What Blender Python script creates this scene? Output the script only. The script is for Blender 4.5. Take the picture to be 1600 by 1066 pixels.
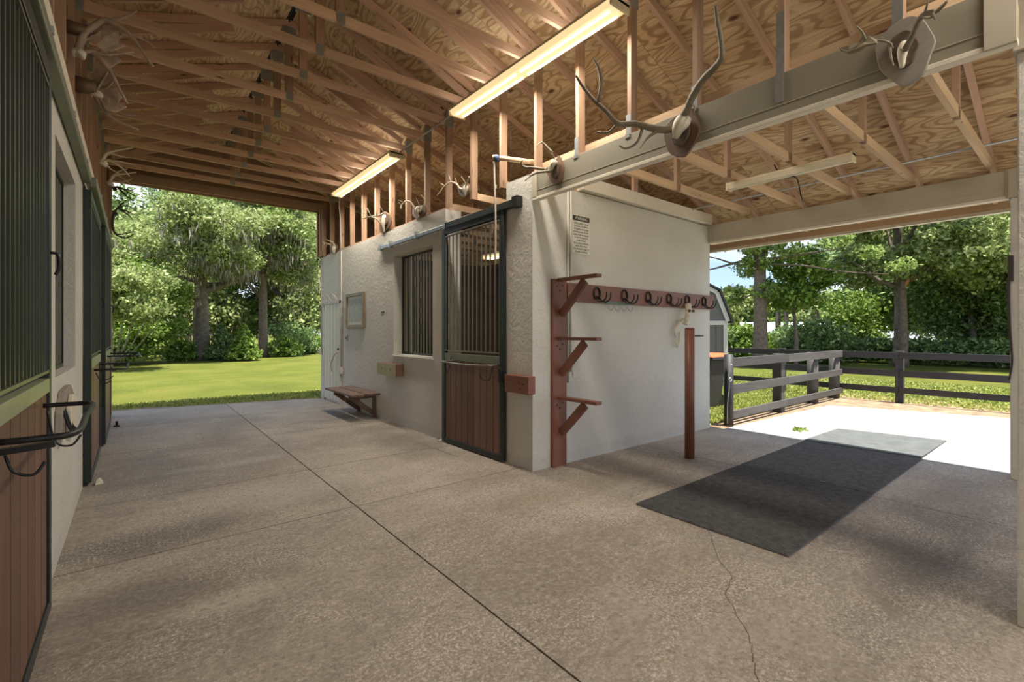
import bpy, bmesh, math, random
import numpy as np
from mathutils import Vector, Matrix
random.seed(7); rng = np.random.default_rng(7)
for o in list(bpy.data.objects): bpy.data.objects.remove(o)
S = bpy.context.scene; COL = S.collection
# ---------------------------------------------------------------- camera
cd = bpy.data.cameras.new('camera'); cam = bpy.data.objects.new('camera', cd); COL.objects.link(cam)
cam.location = (0, 0, 1.55); cam.rotation_euler = (math.radians(90), 0, math.radians(-38.74))
cd.sensor_width = 36; cd.lens = 36*736/1600; cd.shift_y = -14.4/1600; cd.clip_end = 600; cd.clip_start = .02
S.camera = cam
# ---------------------------------------------------------------- colour management, world, sun
S.view_settings.view_transform = 'Standard'; S.view_settings.look = 'None'
S.view_settings.gamma = 1; S.view_settings.use_curve_mapping = False
S.view_settings.exposure = 0.98
W = bpy.data.worlds.new('sky'); S.world = W; W.use_nodes = True
def wn():
    nt = W.node_tree; nt.nodes.clear(); N = nt.nodes.new; L = nt.links.new
    out = N('ShaderNodeOutputWorld'); bg = N('ShaderNodeBackground'); L(bg.outputs[0], out.inputs[0])
    tc = N('ShaderNodeTexCoord'); sep = N('ShaderNodeSeparateXYZ'); L(tc.outputs['Generated'], sep.inputs[0])
    r = N('ShaderNodeValToRGB'); L(sep.outputs[2], r.inputs[0])
    e = r.color_ramp.elements; e[0].position = 0; e[0].color = (.62, .78, .98, 1); e[1].position = .6; e[1].color = (.16, .36, .80, 1)
    m = e.new(.22); m.color = (.33, .56, .93, 1)
    mp = N('ShaderNodeMapping'); mp.inputs['Scale'].default_value = (1, 1, 2.6); L(tc.outputs['Generated'], mp.inputs[0])
    n = N('ShaderNodeTexNoise'); n.inputs['Scale'].default_value = 3.1; n.inputs['Detail'].default_value = 7; n.inputs['Roughness'].default_value = .55
    L(mp.outputs[0], n.inputs['Vector'])
    cr = N('ShaderNodeValToRGB'); L(n.outputs[0], cr.inputs[0]); cr.color_ramp.elements[0].position = .44; cr.color_ramp.elements[1].position = .60
    mx = N('ShaderNodeMix'); mx.data_type = 'RGBA'; L(cr.outputs[0], mx.inputs[0]); L(r.outputs[0], mx.inputs[6]); mx.inputs[7].default_value = (1.05, 1.05, 1.06, 1)
    L(mx.outputs[2], bg.inputs[0]); bg.inputs[1].default_value = .70
wn()
sd = bpy.data.lights.new('sun', 'SUN'); sd.energy = 6.6; sd.angle = math.radians(1.2); sd.color = (1, .965, .90)
so = bpy.data.objects.new('sun', sd); COL.objects.link(so)
so.rotation_euler = Vector((-.07, .26, -1)).to_track_quat('-Z', 'Y').to_euler(); so.location = (0, 0, 30)
LAMP = 46.0      # watts of each fluorescent fixture
# ---------------------------------------------------------------- helpers
def V(*a): return Vector(a)
def setp(o, label=None, cat=None, group=None, kind=None):
    if label: o['label'] = label
    if cat: o['category'] = cat
    if group: o['group'] = group
    if kind: o['kind'] = kind
    return o
def thing(name, loc, label, cat, group=None, kind=None):
    o = bpy.data.objects.new(name, None); COL.objects.link(o); o.location = loc; o.empty_display_size = .1
    return setp(o, label, cat, group, kind)
def wloc(o):
    v = Vector((0, 0, 0))
    while o is not None: v += o.location; o = o.parent
    return v
class MB:
    def __init__(s): s.v = []; s.f = []; s.uv = []; s.sm = []
    def face(s, idx, uv, sm=False): s.f.append(idx); s.uv.append(uv); s.sm.append(sm)
    def hexa(s, c, long=None):
        # c: 8 corners, bottom 4 (ccw from above) then top 4
        b = len(s.v); s.v += [tuple(p) for p in c]
        c = [Vector(p) for p in c]
        ru, rv = random.random()*7, random.random()*7
        if long is None:
            e = [c[1]-c[0], c[3]-c[0], c[4]-c[0]]; long = max(e, key=lambda q: q.length)
        long = Vector(long).normalized()
        for q in ((0, 3, 2, 1), (4, 5, 6, 7), (0, 1, 5, 4), (1, 2, 6, 5), (2, 3, 7, 6), (3, 0, 4, 7)):
            n = (c[q[1]]-c[q[0]]).cross(c[q[2]]-c[q[0]])
            if n.length > 0: n.normalize()
            if abs(n.dot(long)) > .8:
                u_ = (c[q[1]]-c[q[0]]).normalized() if (c[q[1]]-c[q[0]]).length else V(1, 0, 0)
            else: u_ = long
            v_ = n.cross(u_)
            s.face([b+i for i in q], [(c[i].dot(u_)+ru, c[i].dot(v_)+rv) for i in q])
        return s
    def box(s, x0, x1, y0, y1, z0, z1, long=None):
        x0, x1 = min(x0, x1), max(x0, x1); y0, y1 = min(y0, y1), max(y0, y1); z0, z1 = min(z0, z1), max(z0, z1)
        return s.hexa([(x0, y0, z0), (x1, y0, z0), (x1, y1, z0), (x0, y1, z0), (x0, y0, z1), (x1, y0, z1), (x1, y1, z1), (x0, y1, z1)], long)
    def bar(s, p, q, w, h, up=(0, 0, 1)):
        p, q = Vector(p), Vector(q); d = (q-p).normalized(); up = Vector(up)
        side = d.cross(up).normalized(); u = side.cross(d).normalized()
        a, b = side*w/2, u*h/2
        return s.hexa([p-a-b, q-a-b, q+a-b, p+a-b, p-a+b, q-a+b, q+a+b, p+a+b][:] if False else
                      [p+a-b, q+a-b, q-a-b, p-a-b, p+a+b, q+a+b, q-a+b, p-a+b], d)
    def tube(s, pts, r, n=8, flat=None):
        pts = [Vector(p) for p in pts]; m = len(pts)
        rs = list(r) if hasattr(r, '__len__') else [r]*m
        if len(rs) != m: rs = [rs[0]+(rs[-1]-rs[0])*i/(m-1) for i in range(m)]
        b = len(s.v); ref = None; L = 0
        for i, p in enumerate(pts):
            d = (pts[min(i+1, m-1)]-pts[max(i-1, 0)]).normalized()
            if ref is None: ref = d.orthogonal().normalized()
            ref = (ref-d*ref.dot(d)).normalized(); bn = d.cross(ref)
            for k in range(n):
                a = 2*math.pi*k/n; s.v.append(tuple(p+(ref*math.cos(a)+bn*math.sin(a))*rs[i]))
        for i in range(m-1):
            l2 = L+(pts[i+1]-pts[i]).length
            for k in range(n):
                k2 = (k+1) % n; w = 2*math.pi*rs[i]
                s.face([b+i*n+k, b+i*n+k2, b+(i+1)*n+k2, b+(i+1)*n+k], [(L, w*k/n), (L, w*(k+1)/n), (l2, w*(k+1)/n), (l2, w*k/n)], True)
            L = l2
        s.face([b+k for k in range(n)][::-1], [(0, 0)]*n); s.face([b+(m-1)*n+k for k in range(n)], [(0, 0)]*n)
        return s
    def prism(s, poly, vec, long=None):
        poly = [Vector(p) for p in poly]; vec = Vector(vec); n = len(poly); b = len(s.v)
        s.v += [tuple(p) for p in poly]+[tuple(p+vec) for p in poly]
        nn = Vector((0, 0, 0))
        for i in range(n): nn += poly[i].cross(poly[(i+1) % n])
        nn.normalize(); fl = nn.dot(vec) > 0
        u_ = Vector(long).normalized() if long else (poly[1]-poly[0]).normalized(); v_ = nn.cross(u_)
        ru = random.random()*7
        g = lambda p: (p.dot(u_)+ru, p.dot(v_))
        A = list(range(n)); 
        s.face([b+i for i in (A[::-1] if fl else A)], [g(poly[i]) for i in (A[::-1] if fl else A)])
        s.face([b+n+i for i in (A if fl else A[::-1])], [g(poly[i]) for i in (A if fl else A[::-1])])
        for i in range(n):
            j = (i+1) % n; q = [i, j, n+j, n+i]
            if not fl: q = q[::-1]
            e = (poly[j]-poly[i]).length; t = vec.length
            uv = [(0, 0), (e, 0), (e, t), (0, t)]
            s.face([b+k for k in q], uv if fl else uv[::-1])
        return s
    def mesh(s, name, mat, org):
        me = bpy.data.meshes.new(name)
        ox, oy, oz = org
        me.from_pydata([(a-ox, b-oy, c-oz) for a, b, c in s.v], [], s.f)
        ul = me.uv_layers.new(name='UVMap'); fl = []
        for u in s.uv:
            for a in u: fl += a
        ul.data.foreach_set('uv', fl)
        me.polygons.foreach_set('use_smooth', s.sm)
        me.materials.append(mat); me.update(); return me
    def build(s, name, mat, parent=None, bevel=0, org=None, weld=False):
        if parent is not None: org = wloc(parent)
        elif org is None:
            a = np.array(s.v); org = ((a[:, 0].min()+a[:, 0].max())/2, (a[:, 1].min()+a[:, 1].max())/2, a[:, 2].min())
        o = bpy.data.objects.new(name, s.mesh(name, mat, org)); COL.objects.link(o)
        if parent is not None: o.parent = parent
        else: o.location = org
        if bevel:
            b = o.modifiers.new('bevel', 'BEVEL'); b.width = bevel; b.segments = 2; b.limit_method = 'ANGLE'
        return o
def bez(pts, n=6):
    P = [Vector(p) for p in pts]; out = []
    if len(P) < 3: return P
    Q = [P[0]*2-P[1]]+P+[P[-1]*2-P[-2]]
    for i in range(1, len(Q)-2):
        a, b, c, d = Q[i-1:i+3]
        for k in range(n):
            t = k/n
            out.append(.5*((2*b)+(c-a)*t+(2*a-5*b+4*c-d)*t*t+(3*b-a-3*c+d)*t**3))
    out.append(P[-1]); return out
def copy_tree(o, parent=None, dz=None):
    c = o.copy(); COL.objects.link(c)
    if parent is not None: c.parent = parent
    for ch in list(o.children): copy_tree(ch, c)
    return c
# ---------------------------------------------------------------- materials
def mat(name):
    m = bpy.data.materials.new(name); m.use_nodes = True; nt = m.node_tree
    b = nt.nodes['Principled BSDF']; return m, nt, b, nt.nodes.new, nt.links.new
def ramp(N, L, src, stops):
    r = N('ShaderNodeValToRGB'); e = r.color_ramp.elements
    e[0].position, e[0].color = stops[0][0], (*stops[0][1], 1); e[1].position, e[1].color = stops[-1][0], (*stops[-1][1], 1)
    for p, c in stops[1:-1]:
        x = e.new(p); x.color = (*c, 1)
    if src is not None: L(src, r.inputs[0])
    return r
def noise(N, L, vec, scale, detail=4, rough=.5, dist=0, sc=None):
    if sc is not None:
        mp = N('ShaderNodeMapping'); mp.inputs['Scale'].default_value = sc; L(vec, mp.inputs[0]); vec = mp.outputs[0]
    n = N('ShaderNodeTexNoise'); n.inputs['Scale'].default_value = scale; n.inputs['Detail'].default_value = detail
    n.inputs['Roughness'].default_value = rough; n.inputs['Distortion'].default_value = dist; L(vec, n.inputs['Vector']); return n
def mixc(N, L, fac, a, b, mode='MIX'):
    m = N('ShaderNodeMix'); m.data_type = 'RGBA'; m.blend_type = mode
    for i, x in ((0, fac), (6, a), (7, b)):
        if isinstance(x, (int, float)): m.inputs[i].default_value = x
        elif isinstance(x, tuple): m.inputs[i].default_value = (*x, 1)
        else: L(x, m.inputs[i])
    return m.outputs[2]
def bump(N, L, b, h, st, dist=.01):
    bp = N('ShaderNodeBump'); bp.inputs['Strength'].default_value = st; bp.inputs['Distance'].default_value = dist
    L(h, bp.inputs['Height']); L(bp.outputs[0], b.inputs['Normal'])
def plain(name, c, rough=.6, metal=0, var=.12, scale=9, bmp=0.1, emit=0, ecol=None):
    m, nt, b, N, L = mat(name)
    g = N('ShaderNodeNewGeometry'); n = noise(N, L, g.outputs['Position'], scale, 5, .6)
    r = ramp(N, L, n.outputs[0], [(.3, tuple(x*(1-var) for x in c)), (.7, tuple(min(1, x*(1+var)) for x in c))])
    L(r.outputs[0], b.inputs['Base Color']); b.inputs['Roughness'].default_value = rough; b.inputs['Metallic'].default_value = metal
    if bmp: bump(N, L, b, n.outputs[0], bmp, .004)
    if emit: b.inputs['Emission Color'].default_value = (*(ecol or c), 1); b.inputs['Emission Strength'].default_value = emit
    return m
def wood(name, c1, c2, knot=(.09, .04, .02), rough=.75, var=.25, kn=1.0):
    m, nt, b, N, L = mat(name)
    uv = N('ShaderNodeTexCoord').outputs['UV']; oi = N('ShaderNodeObjectInfo')
    ad = N('ShaderNodeVectorMath'); ad.operation = 'ADD'; L(uv, ad.inputs[0])
    cm = N('ShaderNodeCombineXYZ'); ml = N('ShaderNodeMath'); ml.operation = 'MULTIPLY'; ml.inputs[1].default_value = 37; L(oi.outputs['Random'], ml.inputs[0])
    L(ml.outputs[0], cm.inputs[0]); L(cm.outputs[0], ad.inputs[1]); uv = ad.outputs[0]
    g = noise(N, L, uv, 1, 5, .6, .6, (1.4, 38, 1)); g2 = noise(N, L, uv, 1, 3, .5, 0, (.5, 4, 1))
    col = ramp(N, L, g.outputs[0], [(.3, c2), (.7, c1)]).outputs[0]
    col = mixc(N, L, .35, col, ramp(N, L, g2.outputs[0], [(.35, tuple(x*.6 for x in c1)), (.65, tuple(min(1, x*1.35) for x in c1))]).outputs[0])
    mp = N('ShaderNodeMapping'); mp.inputs['Scale'].default_value = (2.4, 9, 1); L(uv, mp.inputs[0])
    vo = N('ShaderNodeTexVoronoi'); vo.inputs['Scale'].default_value = 1.0; L(mp.outputs[0], vo.inputs['Vector'])
    kr = ramp(N, L, vo.outputs['Distance'], [(.06, (1, 1, 1)), (.13, (0, 0, 0))])
    kk = N('ShaderNodeMath'); kk.operation = 'MULTIPLY'; L(kr.outputs[0], kk.inputs[0]); kk.inputs[1].default_value = .8*kn
    col = mixc(N, L, kk.outputs[0], col, knot)
    hsv = N('ShaderNodeHueSaturation'); L(col, hsv.inputs['Color'])
    mr = N('ShaderNodeMapRange'); mr.inputs['To Min'].default_value = 1-var; mr.inputs['To Max'].default_value = 1+var; L(oi.outputs['Random'], mr.inputs[0]); L(mr.outputs[0], hsv.inputs['Value'])
    L(hsv.outputs[0], b.inputs['Base Color']); b.inputs['Roughness'].default_value = rough
    bump(N, L, b, g.outputs[0], .25, .003); return m
def plywood():
    m, nt, b, N, L = mat('plywood')
    tc = N('ShaderNodeTexCoord'); uv = tc.outputs['UV']; oi = N('ShaderNodeObjectInfo')
    ad = N('ShaderNodeVectorMath'); ad.operation = 'ADD'; L(uv, ad.inputs[0]); ml = N('ShaderNodeMath'); ml.operation = 'MULTIPLY'; ml.inputs[1].default_value = 53; L(oi.outputs['Random'], ml.inputs[0])
    L(ml.outputs[0], ad.inputs[1]); uv = ad.outputs[0]
    mp = N('ShaderNodeMapping'); mp.inputs['Scale'].default_value = (.7, 2.0, 1); L(uv, mp.inputs[0])
    fn = N('ShaderNodeTexNoise'); fn.inputs['Scale'].default_value = 1.5; fn.inputs['Detail'].default_value = 2.2; fn.inputs['Roughness'].default_value = .42; L(mp.outputs[0], fn.inputs['Vector'])
    f1 = N('ShaderNodeMath'); f1.operation = 'MULTIPLY'; f1.inputs[1].default_value = 85; L(fn.outputs[0], f1.inputs[0])
    f2 = N('ShaderNodeMath'); f2.operation = 'SINE'; L(f1.outputs[0], f2.inputs[0])
    w = N('ShaderNodeMapRange'); w.inputs['From Min'].default_value = -1; L(f2.outputs[0], w.inputs[0])
    g = noise(N, L, uv, 1, 5, .6, .4, (2, 30, 1)); pt = noise(N, L, uv, 1, 3, .5, .5, (.9, 2.4, 1))
    c1, c2, c3 = (.68, .49, .27), (.36, .22, .11), (.78, .62, .38)
    col = ramp(N, L, w.outputs[0], [(.0, c2), (.45, c1), (1, c1)]).outputs[0]
    col = mixc(N, L, ramp(N, L, pt.outputs[0], [(.42, (0, 0, 0)), (.62, (1, 1, 1))]).outputs[0], col, c3)
    w2 = mixc(N, L, ramp(N, L, w.outputs[0], [(.1, (.6, .6, .6)), (.4, (0, 0, 0))]).outputs[0], col, (.37, .22, .10))
    col = mixc(N, L, ramp(N, L, g.outputs[0], [(.40, (.5, .5, .5)), (.62, (0, 0, 0))]).outputs[0], w2, (.38, .24, .12))
    mp2 = N('ShaderNodeMapping'); mp2.inputs['Scale'].default_value = (2.0, 3.6, 1); L(uv, mp2.inputs[0])
    vo = N('ShaderNodeTexVoronoi'); vo.inputs['Scale'].default_value = 1.0; L(mp2.outputs[0], vo.inputs['Vector'])
    col = mixc(N, L, ramp(N, L, vo.outputs['Distance'], [(.07, (1, 1, 1)), (.15, (0, 0, 0))]).outputs[0], col, (.13, .05, .022))
    hsv = N('ShaderNodeHueSaturation'); L(col, hsv.inputs['Color']); mr = N('ShaderNodeMapRange'); mr.inputs['To Min'].default_value = .82; mr.inputs['To Max'].default_value = 1.15
    L(oi.outputs['Random'], mr.inputs[0]); L(mr.outputs[0], hsv.inputs['Value'])
    L(hsv.outputs[0], b.inputs['Base Color']); b.inputs['Roughness'].default_value = .8; bump(N, L, b, g.outputs[0], .2, .002)
    return m
def concrete():
    m, nt, b, N, L = mat('concrete'); P = N('ShaderNodeNewGeometry').outputs['Position']; oi = N('ShaderNodeObjectInfo')
    big = noise(N, L, P, .55, 4, .6, .5); st = noise(N, L, P, 1, 5, .65, .9, (.5, 1.9, 1)); fine = noise(N, L, P, 30, 10, .85); sp = noise(N, L, P, 13, 12, .85, .4, (1, 1.7, 1))
    col = ramp(N, L, big.outputs[0], [(.40, (.185, .152, .12)), (.60, (.33, .285, .23))]).outputs[0]
    col = mixc(N, L, ramp(N, L, st.outputs[0], [(.36, (.8, .8, .8)), (.56, (0, 0, 0))]).outputs[0], col, (.17, .138, .11))
    col = mixc(N, L, ramp(N, L, sp.outputs[0], [(.50, (0, 0, 0)), (.64, (.85, .85, .85))]).outputs[0], col, (.46, .41, .345))
    def stains(col):
        wob = noise(N, L, P, 1.6, 5, .65)
        for (cx, cy, sx, sy, c, f) in ((.05, 4.42, .85, .36, (.045, .04, .036), .9), (4.3, .72, 1.5, .30, (.05, .042, .036), .9), (1.1, 5.0, .8, .5, (.36, .32, .27), .75), (2.1, 4.9, .7, .6, (.36, .32, .27), .7), (.1, 6.4, .6, 1.1, (.10, .092, .085), .75), (2.95, 6.2, .5, 1.4, (.10, .082, .062), .8), (.45, 3.15, .40, .14, (.40, .355, .29), .8), (.3, 3.5, .7, .3, (.09, .078, .068), .7), (2.7, 8.6, .8, .5, (.15, .13, .11), .6), (1.0, 6.4, 1.0, .16, (.36, .33, .30), .6), (3.9, 3.3, 1.6, .35, (.22, .175, .12), .7), (5.5, .9, 1.6, .3, (.14, .115, .09), .6)):
            mp = N('ShaderNodeMapping'); mp.vector_type = 'TEXTURE'; mp.inputs['Location'].default_value = (cx, cy, 0); mp.inputs['Scale'].default_value = (sx, sy, 50); L(P, mp.inputs[0])
            ln = N('ShaderNodeVectorMath'); ln.operation = 'LENGTH'; L(mp.outputs[0], ln.inputs[0])
            q = N('ShaderNodeMath'); q.operation = 'MULTIPLY_ADD'; L(wob.outputs[0], q.inputs[0]); q.inputs[1].default_value = 1.6; L(ln.outputs['Value'], q.inputs[2])
            col = mixc(N, L, ramp(N, L, q.outputs[0], [(0, (f, f, f)), (.9, (f*.8,)*3), (1.0, (0, 0, 0))]).outputs[0] if False else ramp(N, L, scl(q.outputs[0]), [(.40, (f, f, f)), (.62, (0, 0, 0))]).outputs[0], col, c)
        return col
    def scl(o_):
        k = N('ShaderNodeMath'); k.operation = 'MULTIPLY'; k.inputs[1].default_value = .33; L(o_, k.inputs[0]); return k.outputs[0]
    rs = noise(N, L, P, 1.7, 4, .6, .6, (1, 1, 1)); col = mixc(N, L, ramp(N, L, rs.outputs[0], [(.6, (0, 0, 0)), (.72, (.45, .45, .45))]).outputs[0], col, (.30, .215, .11))
    col = stains(col)
    col = mixc(N, L, .36, col, ramp(N, L, fine.outputs[0], [(.34, (.10, .085, .07)), (.5, (.28, .245, .20)), (.68, (.66, .60, .52))]).outputs[0])
    pm_ = noise(N, L, P, 1.15, 6, .7, .5, (1, 1.4, 1)); f2 = noise(N, L, P, 60, 6, .8); f3 = noise(N, L, P, 22, 4, .7)
    mm = N('ShaderNodeMath'); mm.operation = 'MULTIPLY'; L(ramp(N, L, pm_.outputs[0], [(.44, (0, 0, 0)), (.60, (1, 1, 1))]).outputs[0], mm.inputs[0]); L(ramp(N, L, f2.outputs[0], [(.50, (0, 0, 0)), (.62, (.85, .85, .85))]).outputs[0], mm.inputs[1])
    col = mixc(N, L, mm.outputs[0], col, (.62, .56, .47))
    col = mixc(N, L, ramp(N, L, f3.outputs[0], [(.36, (.5, .5, .5)), (.46, (0, 0, 0))]).outputs[0], col, (.13, .108, .088))
    hsv = N('ShaderNodeHueSaturation'); L(col, hsv.inputs['Color']); mr = N('ShaderNodeMapRange'); mr.inputs['To Min'].default_value = 1.10; mr.inputs['To Max'].default_value = 1.26
    L(oi.outputs['Random'], mr.inputs[0]); L(mr.outputs[0], hsv.inputs['Value']); L(hsv.outputs[0], b.inputs['Base Color'])
    rr = N('ShaderNodeMapRange'); rr.inputs['To Min'].default_value = .42; rr.inputs['To Max'].default_value = .75; L(st.outputs[0], rr.inputs[0]); L(rr.outputs[0], b.inputs['Roughness'])
    b.inputs['Specular IOR Level'].default_value = .35
    bump(N, L, b, fine.outputs[0], .22, .004); return m
def stucco():
    m, nt, b, N, L = mat('stucco'); P = N('ShaderNodeNewGeometry').outputs['Position']
    n = noise(N, L, P, 14, 6, .65, .8); n2 = noise(N, L, P, .9, 3, .5)
    col = ramp(N, L, n2.outputs[0], [(.35, (.60, .575, .51)), (.65, (.66, .635, .575))]).outputs[0]
    sx = N('ShaderNodeSeparateXYZ'); L(P, sx.inputs[0])
    dn = noise(N, L, P, 2.5, 5, .7); ad = N('ShaderNodeMath'); ad.operation = 'MULTIPLY_ADD'; L(dn.outputs[0], ad.inputs[0]); ad.inputs[1].default_value = -.25; L(sx.outputs[2], ad.inputs[2])
    dr = ramp(N, L, ad.outputs[0], [(0, (.13, .13, .13)), (.03, (0, 0, 0))]); col = mixc(N, L, dr.outputs[0], col, (.30, .27, .22))
    L(col, b.inputs['Base Color']); b.inputs['Roughness'].default_value = .85; bump(N, L, b, n.outputs[0], .8, .016); return m
def grassm():
    m, nt, b, N, L = mat('lawn_grass'); P = N('ShaderNodeNewGeometry').outputs['Position']
    n = noise(N, L, P, .5, 5, .65, .3); f = noise(N, L, P, 16, 6, .75)
    col = ramp(N, L, n.outputs[0], [(.34, (.058, .075, .010)), (.5, (.105, .118, .016)), (.64, (.165, .152, .032))]).outputs[0]
    col = mixc(N, L, .5, col, ramp(N, L, f.outputs[0], [(.3, (.05, .07, .012)), (.7, (.20, .215, .055))]).outputs[0])
    L(col, b.inputs['Base Color']); b.inputs['Roughness'].default_value = .95; b.inputs['Specular IOR Level'].default_value = .05; bump(N, L, b, f.outputs[0], .9, .05); return m
def leafm(name, cols, tr=.35):
    m, nt, b, N, L = mat(name); g = N('ShaderNodeNewGeometry')
    n = len(cols); r = ramp(N, L, g.outputs['Random Per Island'], [(i/(n-1), c) for i, c in enumerate(cols)])
    L(r.outputs[0], b.inputs['Base Color']); b.inputs['Roughness'].default_value = .55; b.inputs['Specular IOR Level'].default_value = .25
    t = N('ShaderNodeBsdfTranslucent'); mx = N('ShaderNodeMixShader'); mx.inputs[0].default_value = tr
    out = nt.nodes['Material Output']; L(r.outputs[0], t.inputs[0]); L(b.outputs[0], mx.inputs[1]); L(t.outputs[0], mx.inputs[2]); L(mx.outputs[0], out.inputs[0]); return m
M = dict(
 concrete=concrete(), stucco=stucco(), ply=plywood(), grass=grassm(),
 lumber=wood('truss_lumber', (.64, .43, .30), (.44, .27, .175), var=.14),
 post_lumber=wood('post_lumber', (.44, .28, .18), (.28, .17, .10), var=.18),
 fresh=wood('fresh_lumber', (.66, .47, .30), (.52, .35, .20), var=.1),
 plank=wood('stained_plank', (.20, .10, .065), (.125, .058, .037), knot=(.05, .02, .015), kn=.5, rough=.5, var=.2),
 redwood=wood('red_stain', (.22, .085, .052), (.165, .060, .037), kn=.15, rough=.45, var=.06),
 benchwood=wood('bench_wood', (.20, .125, .085), (.12, .07, .045), kn=.3, rough=.6, var=.1),
 greywood=wood('weathered_board', (.085, .076, .068), (.035, .031, .028), knot=(.04, .03, .03), var=.18),
 blackwood=wood('black_board', (.035, .032, .034), (.02, .018, .018), kn=.1, var=.1, rough=.6),
 plaque=wood('plaque_wood', (.17, .10, .06), (.10, .055, .032), kn=.2, rough=.5, var=.12),
 greyplaque=wood('grey_plaque', (.31, .27, .225), (.23, .20, .165), kn=.1, var=.05),
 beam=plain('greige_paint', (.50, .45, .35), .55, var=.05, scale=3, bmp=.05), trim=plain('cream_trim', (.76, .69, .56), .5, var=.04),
 white=plain('white_paint', (.66, .625, .545), .5, var=.04), dgreen=plain('dark_green_metal', (.022, .030, .026), .38, .3, .15),
 lgreen=plain('sage_green_rail', (.17, .185, .13), .45, .1, .12), lawnlit_green=plain('lawnlit_sage_rail', (.33, .36, .215), .4, .1, .15), darkbars=plain('dark_bar_metal', (.075, .08, .06), .32, .4, .1), bars=plain('bar_metal', (.20, .20, .165), .35, .5, .1), galv=plain('galvanised', (.42, .45, .46), .38, .75, .12, 30),  # left door rails: sage green lightened, the lawn's reflection is in the colour
 track=plain('blue_grey_track', (.28, .32, .35), .4, .3, .1), black=plain('black_metal', (.02, .02, .02), .4, .4, .1), dustmat=plain('dusty_rubber', (.095, .10, .093), .9, 0, .2, 6, .2), nearbeam=plain('shaded_greige_paint', (.27, .245, .18), .55, var=.05, scale=3, bmp=.05), stall_shade=wood('stall_shade_wood', (.13, .09, .06), (.07, .05, .035), kn=.2),  # stall wall wood made dark, the interior's shade is put into its colour
 rubber=plain('black_rubber', (.115, .115, .115), .8, 0, .35, 20, .3),
 bone=plain('antler_bone', (.36, .265, .195), .6, 0, .3, 14, .2), palebone=plain('pale_bone', (.62, .52, .38), .6, 0, .25, 14, .2), skull=plain('skull_bone', (.66, .60, .48), .6, 0, .2, 14, .2),
 darkbone=plain('dark_antler', (.06, .05, .04), .6, 0, .3, 14, .2), mossybone=plain('grey_brown_antler', (.21, .175, .12), .6, 0, .3, 14, .2), hide=plain('hide_brown', (.10, .07, .045), .9, 0, .4, 20, .3),
 fixture=plain('fixture_cream', (.72, .62, .42), .45, 0, .04), tube=plain('lit_tube', (1, .9, .66), .4, 0, 0, 1, 0, 1.15, (1, .83, .52)), lens=plain('lamp_lens', (.9, .74, .45), .4, 0, .02, 3, 0, .42, (1, .74, .38)),
 offlens=plain('unlit_lens', (.80, .74, .55), .35, 0, .03, 3, 0), bark=plain('bark', (.17, .135, .105), .9, 0, .45, 6, .8), pinebark=plain('pine_bark', (.17, .125, .095), .9, 0, .4, 9, .8),
 ink=plain('black_ink', (.03, .03, .03), .6, 0, 0, 1, 0), sign=plain('sign_plate', (.70, .67, .58), .5, 0, .02), dirt=plain('dirt_straw', (.25, .165, .095), .95, 0, .5, 5, .7), soil=plain('stall_bedding', (.24, .18, .11), .95, 0, .3, 8, .6),
 darkground=plain('joint_dirt', (.06, .05, .04), .95), orange=plain('orange_lid', (.75, .12, .03), .4), binblack=plain('bin_plastic', (.035, .032, .03), .5), siding=plain('grey_siding', (.17, .16, .14), .7, 0, .06), roofblack=plain('shingle', (.03, .03, .03), .9),
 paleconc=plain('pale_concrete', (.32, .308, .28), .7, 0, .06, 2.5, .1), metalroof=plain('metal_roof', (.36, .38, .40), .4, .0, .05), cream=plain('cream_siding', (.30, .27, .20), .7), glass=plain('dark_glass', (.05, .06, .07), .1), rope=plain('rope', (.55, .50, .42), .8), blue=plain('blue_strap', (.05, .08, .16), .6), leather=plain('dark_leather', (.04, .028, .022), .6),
 olive=plain('olive_board', (.40, .36, .20), .5, 0, .1), conduit=plain('painted_conduit', (.52, .50, .45), .45), print=plain('print_paper', (.36, .38, .34), .5, 0, .35, 22, 0), matboard=plain('mat_board', (.60, .57, .48), .6), goldframe=plain('frame_wood', (.20, .155, .09), .4),
 leaf_bright=leafm('leaf_bright', [(.090, .162, .022), (.156, .252, .036), (.252, .360, .066), (.360, .444, .144)]), leaf_oak=leafm('leaf_oak', [(.133, .180, .047), (.234, .296, .086), (.359, .421, .156), (.515, .530, .265)]),
 leaf_dark=leafm('leaf_dark', [(.075, .122, .038), (.142, .217, .064), (.235, .339, .109), (.415, .510, .246)]), leaf_pine=leafm('leaf_pine', [(.140, .204, .046), (.242, .344, .077), (.375, .469, .140), (.235, .242, .110)]),
 moss=leafm('spanish_moss', [(.204, .180, .144), (.312, .276, .222), (.444, .402, .336)], .3), leaf_palm=leafm('leaf_palm', [(.20, .26, .08), (.34, .40, .15), (.42, .46, .22)]), blade=leafm('grass_blade', [(.145, .203, .032), (.246, .304, .051), (.392, .420, .102), (.522, .493, .189)]))
# ================================================================ SETTING
XL, XA, YB, XE, YN = -.40, 3.445, 3.93, 7.24, 11.5
# ground
g = MB(); g.box(-150, 200, -100, 260, -.30, -.06); ground = setp(g.build('lawn', M['grass'], org=(0, 0, -.3)), kind='structure')
def poly_slab(name, pts, z0, z1, m, parent=None, bevel=0): return MB().prism([(x, y, z0) for x, y in pts], (0, 0, z1-z0)).build(name, m, parent, bevel)
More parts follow.
